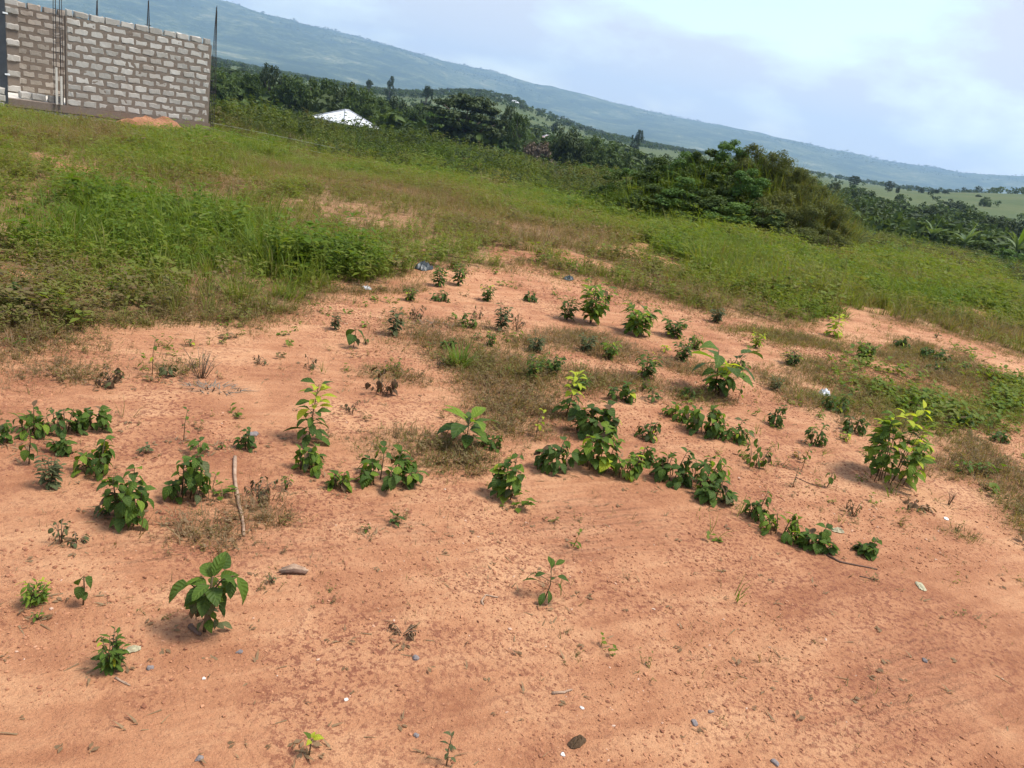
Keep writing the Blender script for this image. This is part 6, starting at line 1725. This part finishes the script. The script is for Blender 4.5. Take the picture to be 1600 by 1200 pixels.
def crumpled(name, x, y, w, d, h, mat, label, cat, seed, petals=0):
    """thin crumpled sheet (plastic, bark, dry leaf) with real thickness, resting on the ground"""
    rr = random.Random(seed); n = 9
    bm = bmesh.new(); grid = []
    for i in range(n):
        row = []
        for j in range(n):
            u, v = i / (n - 1) * 2 - 1, j / (n - 1) * 2 - 1
            k = math.sqrt(max(1e-6, 1 - .38 * min(u * u, v * v)))
            px, py = u * w / 2 * k, v * d / 2 * k
            zz = h * (1 - max(abs(u), abs(v)) ** 2) * rr.uniform(.3, 1) + h * .10 * rr.random() + .002
            row.append(bm.verts.new((px + rr.uniform(-.04, .04) * w, py + rr.uniform(-.04, .04) * d, zz)))
        grid.append(row)
    for i in range(n - 1):
        for j in range(n - 1):
            bm.faces.new((grid[i][j], grid[i + 1][j], grid[i + 1][j + 1], grid[i][j + 1]))
    bm.normal_update()
    bmesh.ops.solidify(bm, geom=bm.faces[:], thickness=.0015)
    me = bpy.data.meshes.new(name); bm.to_mesh(me); bm.free()
    me.materials.append(M[mat])
    o = link(name, me); o.location = (x, y, gh(x, y) + .001); o.rotation_euler = (0, 0, rr.uniform(0, 6.28))
    tag(o, label, cat)
    return o

lying_stick('stick', STICK_A, .0085, 'wood_pale', 'long pale curved stick lying on the soil at left', 'stick', n=9)
lying_stick('twig', STICK_B, .0048, 'wood_dark', 'dark curved twig on the soil below the front right clump', 'twig', ((2, -.04, .03, .006),))
lying_stick('twig', STICK_C, .0040, 'wood_pale', 'pale hooked twig on bare soil in the centre foreground', 'twig')
lying_stick('twig', STICK_D, .0045, 'wood_pale', 'short pale twig in the foreground right of centre', 'twig')
lying_stick('twig', STICK_E, .0030, 'wood_dark', 'thin straight dark twig below the two small folded leaves', 'twig')
lying_stick('wood_piece', STICK_F, .0080, 'wood_dark', 'short brown piece of bark under the large oval leaved plant', 'bark')
lying_stick('twig', STICK_G, .0028, 'wood_dark', 'thin dark twig beside the dark curved twig', 'twig')
lying_stick('twig', STICK_H, .0030, 'wood_pale', 'pale forked twig below the little branching green weed', 'twig', ((1, .03, -.01, .004),))

# split piece of wood: three splinters side by side
wx, wy = ITEM['wood']
sw = empty('wood_piece', (wx, wy, gh(wx, wy)), .35); tag(sw, 'split greyish piece of wood on bare soil in the left foreground', 'wood')
for k, (dy, L, mt) in enumerate(((-.010, .085, 'wood_dark'), (.002, .098, 'wood_pale'), (.013, .080, 'wood_pale'))):
    mb = MB(); mb.tube([(-L / 2, dy, .008), (0, dy + .003, .013 + .003 * k), (L / 2, dy - .002, .008)], [.004, .008, .005], 6); mb.build('splinter', M[mt], sw, True)

crumpled('plastic_scrap', *ITEM['bag'], .10, .08, .055, 'plastic_white', 'white crumpled plastic scrap caught by a dark seedling', 'plastic', 3)
crumpled('plastic_rag', *ITEM['rag'], .24, .15, .09, 'plastic_dark', 'dark plastic rag at the upper edge of the bare soil', 'plastic', 4)
crumpled('plastic_rag', *ITEM['rag2'], .18, .10, .05, 'plastic_dark', 'small dark plastic rag in the grass right of the upper bare soil', 'plastic', 5)
crumpled('plastic_scrap', *ITEM['whitebit'], .09, .06, .03, 'plastic_white', 'small white scrap at the corner of the grass', 'plastic', 6)
crumpled('dry_leaf', *ITEM['paleleaf'], .046, .020, .018, 'leaf_pale', 'pale dry leaf beside the little branching green weed', 'leaf', 7)
crumpled('dry_leaf', *ITEM['brownleaf'], .060, .034, .018, 'leaf_dry', 'curled brown leaf at the bottom edge right of centre', 'leaf', 8)
crumpled('dry_leaf', *ITEM['flatleaf'], .065, .040, .022, 'leaf_pale', 'flat pale dry leaf at the right end of the front right low clump', 'leaf', 9)
for (lx_, ly_), w_, lab_, sd_ in ((ITEM['litter1'], .11, 'grey flattened dead plant litter below the dried fan of twigs', 10), (ITEM['litter2'], .13, 'grey dead litter left of the round green seedling', 11)):
    lt = empty('plant_litter', (lx_, ly_, gh(lx_, ly_) + .004), .3); tag(lt, lab_, 'litter')
    o = link('stalks', blades(sd_, 130, .09, .006, w_, 1.7, .5, name='stalks', mat='ash', seg=2), lt); o.scale = (1.3, .6, .35); o['kind'] = 'stuff'
crumpled('pale_scrap', *ITEM['palebit'], .070, .035, .012, 'leaf_pale', 'pale flat scrap on bare soil near the right edge', 'scrap', 12)
crumpled('pale_scrap', *ITEM['whitedot'], .035, .022, .006, 'plastic_white', 'tiny white scrap right of the dead brown flattened weed', 'scrap', 13)

def stone(x, y, s, mat, label, seed):
    r2 = random.Random(seed); bm = bmesh.new(); bmesh.ops.create_icosphere(bm, subdivisions=2, radius=1)
    for v in bm.verts:
        f = 1 + .22 * math.sin(3.1 * v.co.x + seed) + .16 * math.cos(4.3 * v.co.y + 2 * seed) + r2.uniform(-.06, .06)
        v.co = Vector((v.co.x * s * f, v.co.y * s * .75 * f, v.co.z * s * .55 * f))
    me = bpy.data.meshes.new('stone'); bm.to_mesh(me); bm.free(); me.materials.append(M[mat])
    o = link('stone', me); o.location = (x, y, gh(x, y) + s * .2); o.rotation_euler = (0, 0, r2.uniform(0, 6))
    tag(o, label, 'stone', 'stones on the bare soil')
for k, (x, y, s, mat, lab) in enumerate(STONES): stone(x, y, s, mat, lab, k + 1)

# bright clump of grass by itself on the bare soil
gx, gy, gw, gheight = TUFT
gt = empty('grass_tuft', (gx, gy, gh(gx, gy))); tag(gt, 'single bright green grass tuft at the left of the dry grass patch', 'grass tuft')
M['tuft'] = leaf_mat('tuft_blades', (0.095, 0.165, 0.022), (0.165, 0.215, 0.035), 0.38, 0.55)
mb_t = blades(77, 120, gheight * 1.15, .006, gw * .33, .5, .9, name='blades', mat='tuft')
o = link('blades', mb_t, gt); o['kind'] = 'stuff'

# ------------------------------------------------------------------ air
def haze_box():
    mb = MB(); mb.box((0, 0, 230), (15400, 15400, 500))
    m = bpy.data.materials.new('haze'); m.use_nodes = True
    n, l = m.node_tree.nodes, m.node_tree.links
    n.clear()
    o = n.new('ShaderNodeOutputMaterial'); v = n.new('ShaderNodeVolumePrincipled')
    v.inputs['Color'].default_value = (0.47, 0.69, 1.0, 1)
    v.inputs['Density'].default_value = HAZE
    v.inputs['Anisotropy'].default_value = 0.2
    l.new(v.outputs['Volume'], o.inputs['Volume'])
    tag(mb.build('haze', m), 'thin pale haze filling the air over the valley', kind='stuff')
HAZE = 0.00015
haze_box()
